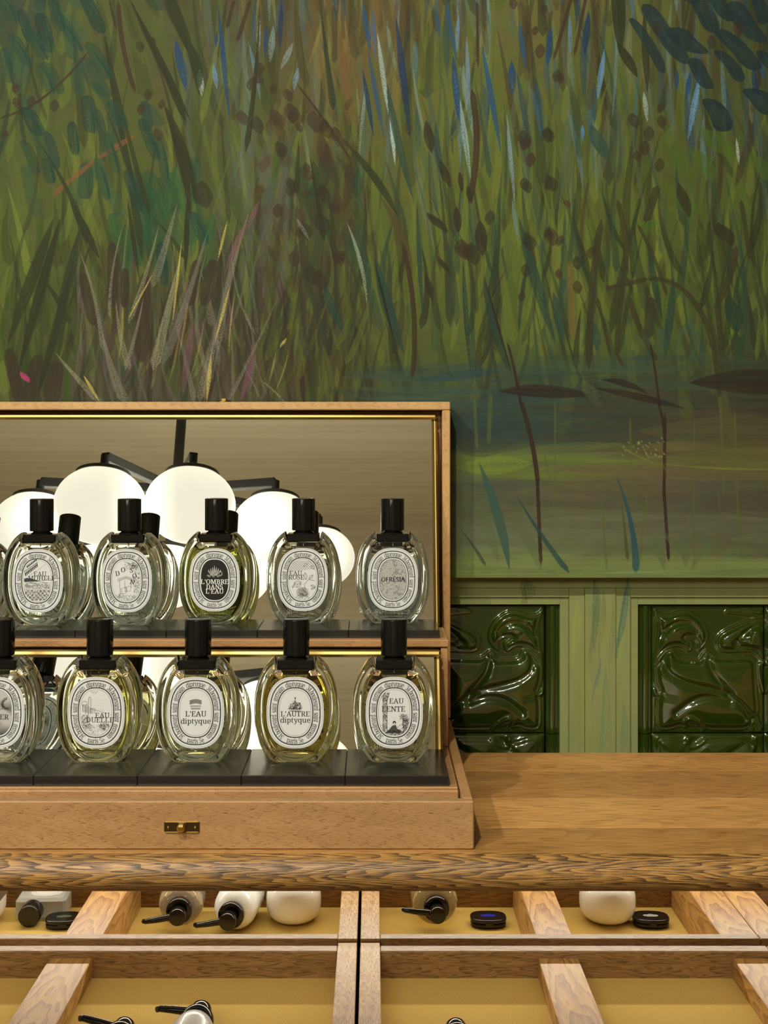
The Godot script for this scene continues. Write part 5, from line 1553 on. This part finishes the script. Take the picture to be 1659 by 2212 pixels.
func tray_goods() -> void:
	var fh := 0.66 - 0.0001
	# pump bottles lie with the pump towards the room
	pump_bottle(V(-0.266, fh, 1.645), Vector3(0, 0.06, 0), M.pale_glass, "clear ribbed pump bottle with pale soap lying beside the oak bar", 0.0310, 0.055, PI + 0.16, M.white_soap if false else null)
	pump_bottle(V(-0.190, fh, 1.632), Vector3(0, -0.10, 0), M.white_soap, "white ribbed pump bottle lying next to a white bowl", 0.0300, 0.068, PI + 0.20)
	pump_bottle(V(0.086, fh, 1.650), Vector3(0, 0.03, 0), M.amber_glass, "clear yellowish pump bottle lying next to the cabinet joint", 0.0318, 0.052, PI - 0.12)
	bowl(V(-0.1115, fh, 1.672), 0.0385, "white glazed bowl between the white pump bottle and the cabinet joint")
	bowl(V(0.3290, fh, 1.672), 0.0392, "white glazed bowl behind the black compact with a silver emblem")
	bowl(V(-0.5540, fh, 1.668), 0.0385, "white glazed bowl beside the frosted square bottle")
	compact(V(-0.4290, fh, 1.652), 0.12, "black oval compact with a green emblem leaning by the frosted bottle", rgb(88, 104, 80))
	compact(V(0.1600, fh, 1.655), 0.0, "black oval compact with a blue emblem", rgb(40, 52, 190))
	compact(V(0.3860, fh, 1.655), -0.05, "black oval compact with a silver emblem in front of the white bowl", rgb(190, 196, 196))
	# frosted bottle lying flat, cap to the room
	var t := thing("frosted_bottle", "frosted square bottle with a round dark cap lying flat in the tray", "bottle", V(-0.4680, fh, 1.690))
	t.rotation.y = 0.05
	part("body", box(Vector3(0.0700, 0.0300, 0.0460), 0.004), M.frosted, t, Vector3(0, 0.0150, -0.002))
	var lab := oval_slab(0.0225, 0.0150, 2.2, 0.0002)
	var lp := part("label", lab, M.chalk, t, Vector3(0.004, 0.0301, -0.004), Vector3(-PI * 0.5, 0, 0))
	var st := begin()
	for r in [0.0008, 0.0035, 0.0062]:
		for i in 40:
			var p := [oval(0.0225 - r, 0.015 - r, 2.2, TAU * i / 40), oval(0.0225 - r, 0.015 - r, 2.2, TAU * (i + 1) / 40), oval(0.0222 - r, 0.0147 - r, 2.2, TAU * (i + 1) / 40), oval(0.0222 - r, 0.0147 - r, 2.2, TAU * i / 40)]
			quad(st, Vector3(p[3].x, p[3].y, 0), Vector3(p[0].x, p[0].y, 0), Vector3(p[1].x, p[1].y, 0), Vector3(p[2].x, p[2].y, 0))
	part("label_rings", done(st), M.ink, lp, Vector3(0, 0, 0.00025))
	part("cap", lathe([Vector2(0, 0), Vector2(0.0142, 0), Vector2(0.0150, 0.001), Vector2(0.0150, 0.0240), Vector2(0.0142, 0.0250), Vector2(0, 0.0250)], 40, Transform3D(Basis(Vector3(1, 0, 0), PI * 0.5), Vector3.ZERO)), M.black_satin, t, Vector3(-0.0100, 0.0151, 0.0215))
	var lf := thing("leaflet", "white leaflet lying in the last tray beside the oak bars", "leaflet", V(0.5800, fh, 1.640))
	part("sheet", box(Vector3(0.09, 0.0015, 0.13), 0.0003), M.chalk, lf, Vector3(0, 0.00075, 0))
	# pump bottles in the front trays, pumps pointing away
	var nf := 0.632 - 0.0001
	pump_bottle(V(-0.1880, nf, 1.2460), Vector3(0, PI - 0.03, 0), M.white_soap, "white pump bottle lying in the near tray with its pump to the rail", 0.0230, 0.070, 0.10)
	pump_bottle(V(-0.2620, nf, 1.2080), Vector3(0, PI, 0), M.white_soap, "white pump bottle in the near tray, only its pump showing by the bar", 0.0230, 0.045, 0.3)
	pump_bottle(V(0.0870, nf, 1.2060), Vector3(0, PI, 0), M.pale_glass, "clear pump bottle in the near tray beside the cabinet joint", 0.0230, 0.045, 0.05)

func chandelier(c: Color, e: float, glow_e: float) -> void:
	var hub := Vector3(-0.621, 2.16, 1.0)
	var t := thing("chandelier", "black chandelier with white glass globes, mirrored in the display case", "chandelier", hub)
	part("ceiling_rose", lathe([Vector2(0, 0), Vector2(0.07, 0), Vector2(0.07, 0.02), Vector2(0, 0.02)], 40), M.iron, t, Vector3(0, 2.979 - hub.y, 0))
	part("rod", lathe([Vector2(0, 0), Vector2(0.016, 0), Vector2(0.016, 2.979 - hub.y), Vector2(0, 2.979 - hub.y)], 20), M.iron, t)
	part("hub", lathe([Vector2(0, -0.03), Vector2(0.04, -0.03), Vector2(0.045, -0.02), Vector2(0.045, 0.03), Vector2(0, 0.035)], 32), M.iron, t)
	var glow := mat(c, 0.35)
	glow.emission_enabled = true
	glow.emission = c
	glow.emission_energy_multiplier = glow_e
	var globe := begin()
	var prof := []
	for i in 25:
		var a := -PI * 0.5 + PI * i / 24.0
		prof.append(Vector2(0.125 * cos(a) if i > 0 and i < 24 else 0.0, 0.105 * sin(a)))
	add_lathe(globe, prof, 48)
	var gm := done(globe)
	var cap := lathe([Vector2(0, 0.084), Vector2(0.078, 0.084), Vector2(0.076, 0.094), Vector2(0.050, 0.106), Vector2(0.012, 0.112), Vector2(0.012, 0.150), Vector2(0, 0.150)], 32)
	for p in [Vector3(-0.996, 1.963, 0.818), Vector3(-0.747, 1.930, 0.560), Vector3(-0.505, 1.942, 0.585), Vector3(-0.300, 2.000, 0.906), Vector3(-0.188, 2.080, 1.413), Vector3(-1.13, 1.97, 1.26), Vector3(-0.905, 1.965, 1.27), Vector3(-0.68, 1.965, 1.27), Vector3(-0.46, 1.965, 1.25)]:
		var q: Vector3 = p - hub
		part("globe_cap", cap, M.iron, t, q)
		part("lamp_globe", gm, glow, t, q)
		var from := Vector3(0, 0, 0)
		var to := q + Vector3(0, 0.145, 0)
		var arm := to - from
		var b := Basis.looking_at(arm.normalized(), Vector3.UP)
		var am := part("arm", box(Vector3(0.024, 0.028, arm.length()), 0.002), M.iron, t)
		am.transform = Transform3D(b, from + arm * 0.5)
		var l := OmniLight3D.new()
		l.name = "globe_light"
		l.light_color = c
		l.light_energy = e
		l.light_size = 0.10
		l.omni_range = 8.0
		l.omni_attenuation = 2.0
		l.shadow_enabled = true
		l.position = q
		t.add_child(l, true)

func spots(c: Color, e: float) -> void:
	for s in [[Vector3(-0.36, 2.90, 0.55), Vector3(0.05, 1.05, -1.15), "above the display case"], [Vector3(-1.35, 2.90, 0.55), Vector3(0.05, 1.05, -1.15), "off to the side of the display case"]]:
		var t := thing("ceiling_spot", "small black ceiling spotlight " + s[2], "spotlight", s[0])
		var dir: Vector3 = (s[1] - s[0]).normalized()
		var b := Basis.looking_at(dir, Vector3.FORWARD)
		var turn := Transform3D(b * Basis(Vector3(1, 0, 0), PI * 0.5), Vector3.ZERO)
		var st := begin()
		add_lathe(st, [Vector2(0.0, 0.10), Vector2(0.036, 0.10), Vector2(0.040, 0.094), Vector2(0.040, -0.012), Vector2(0.037, -0.012), Vector2(0.036, 0.0), Vector2(0, 0.002)], 32, turn)
		part("housing", done(st), M.iron, t)
		part("stem", lathe([Vector2(0, 0), Vector2(0.008, 0), Vector2(0.008, 0.099), Vector2(0, 0.099)], 16), M.iron, t)
		var g := mat(c, 0.4)
		g.emission_enabled = true
		g.emission = c
		g.emission_energy_multiplier = 8.0
		part("lamp_lens", lathe([Vector2(0, -0.0045), Vector2(0.034, -0.004), Vector2(0.034, -0.002), Vector2(0, -0.002)], 32, turn), g, t)
		var l := SpotLight3D.new()
		l.name = "spot_light"
		l.light_color = c
		l.light_energy = e
		l.light_size = 0.025
		l.spot_range = 8.0
		l.spot_attenuation = 2.0
		l.spot_angle = 30.0
		l.spot_angle_attenuation = 0.8
		l.shadow_enabled = true
		l.transform = Transform3D(b, dir * 0.014)
		t.add_child(l)
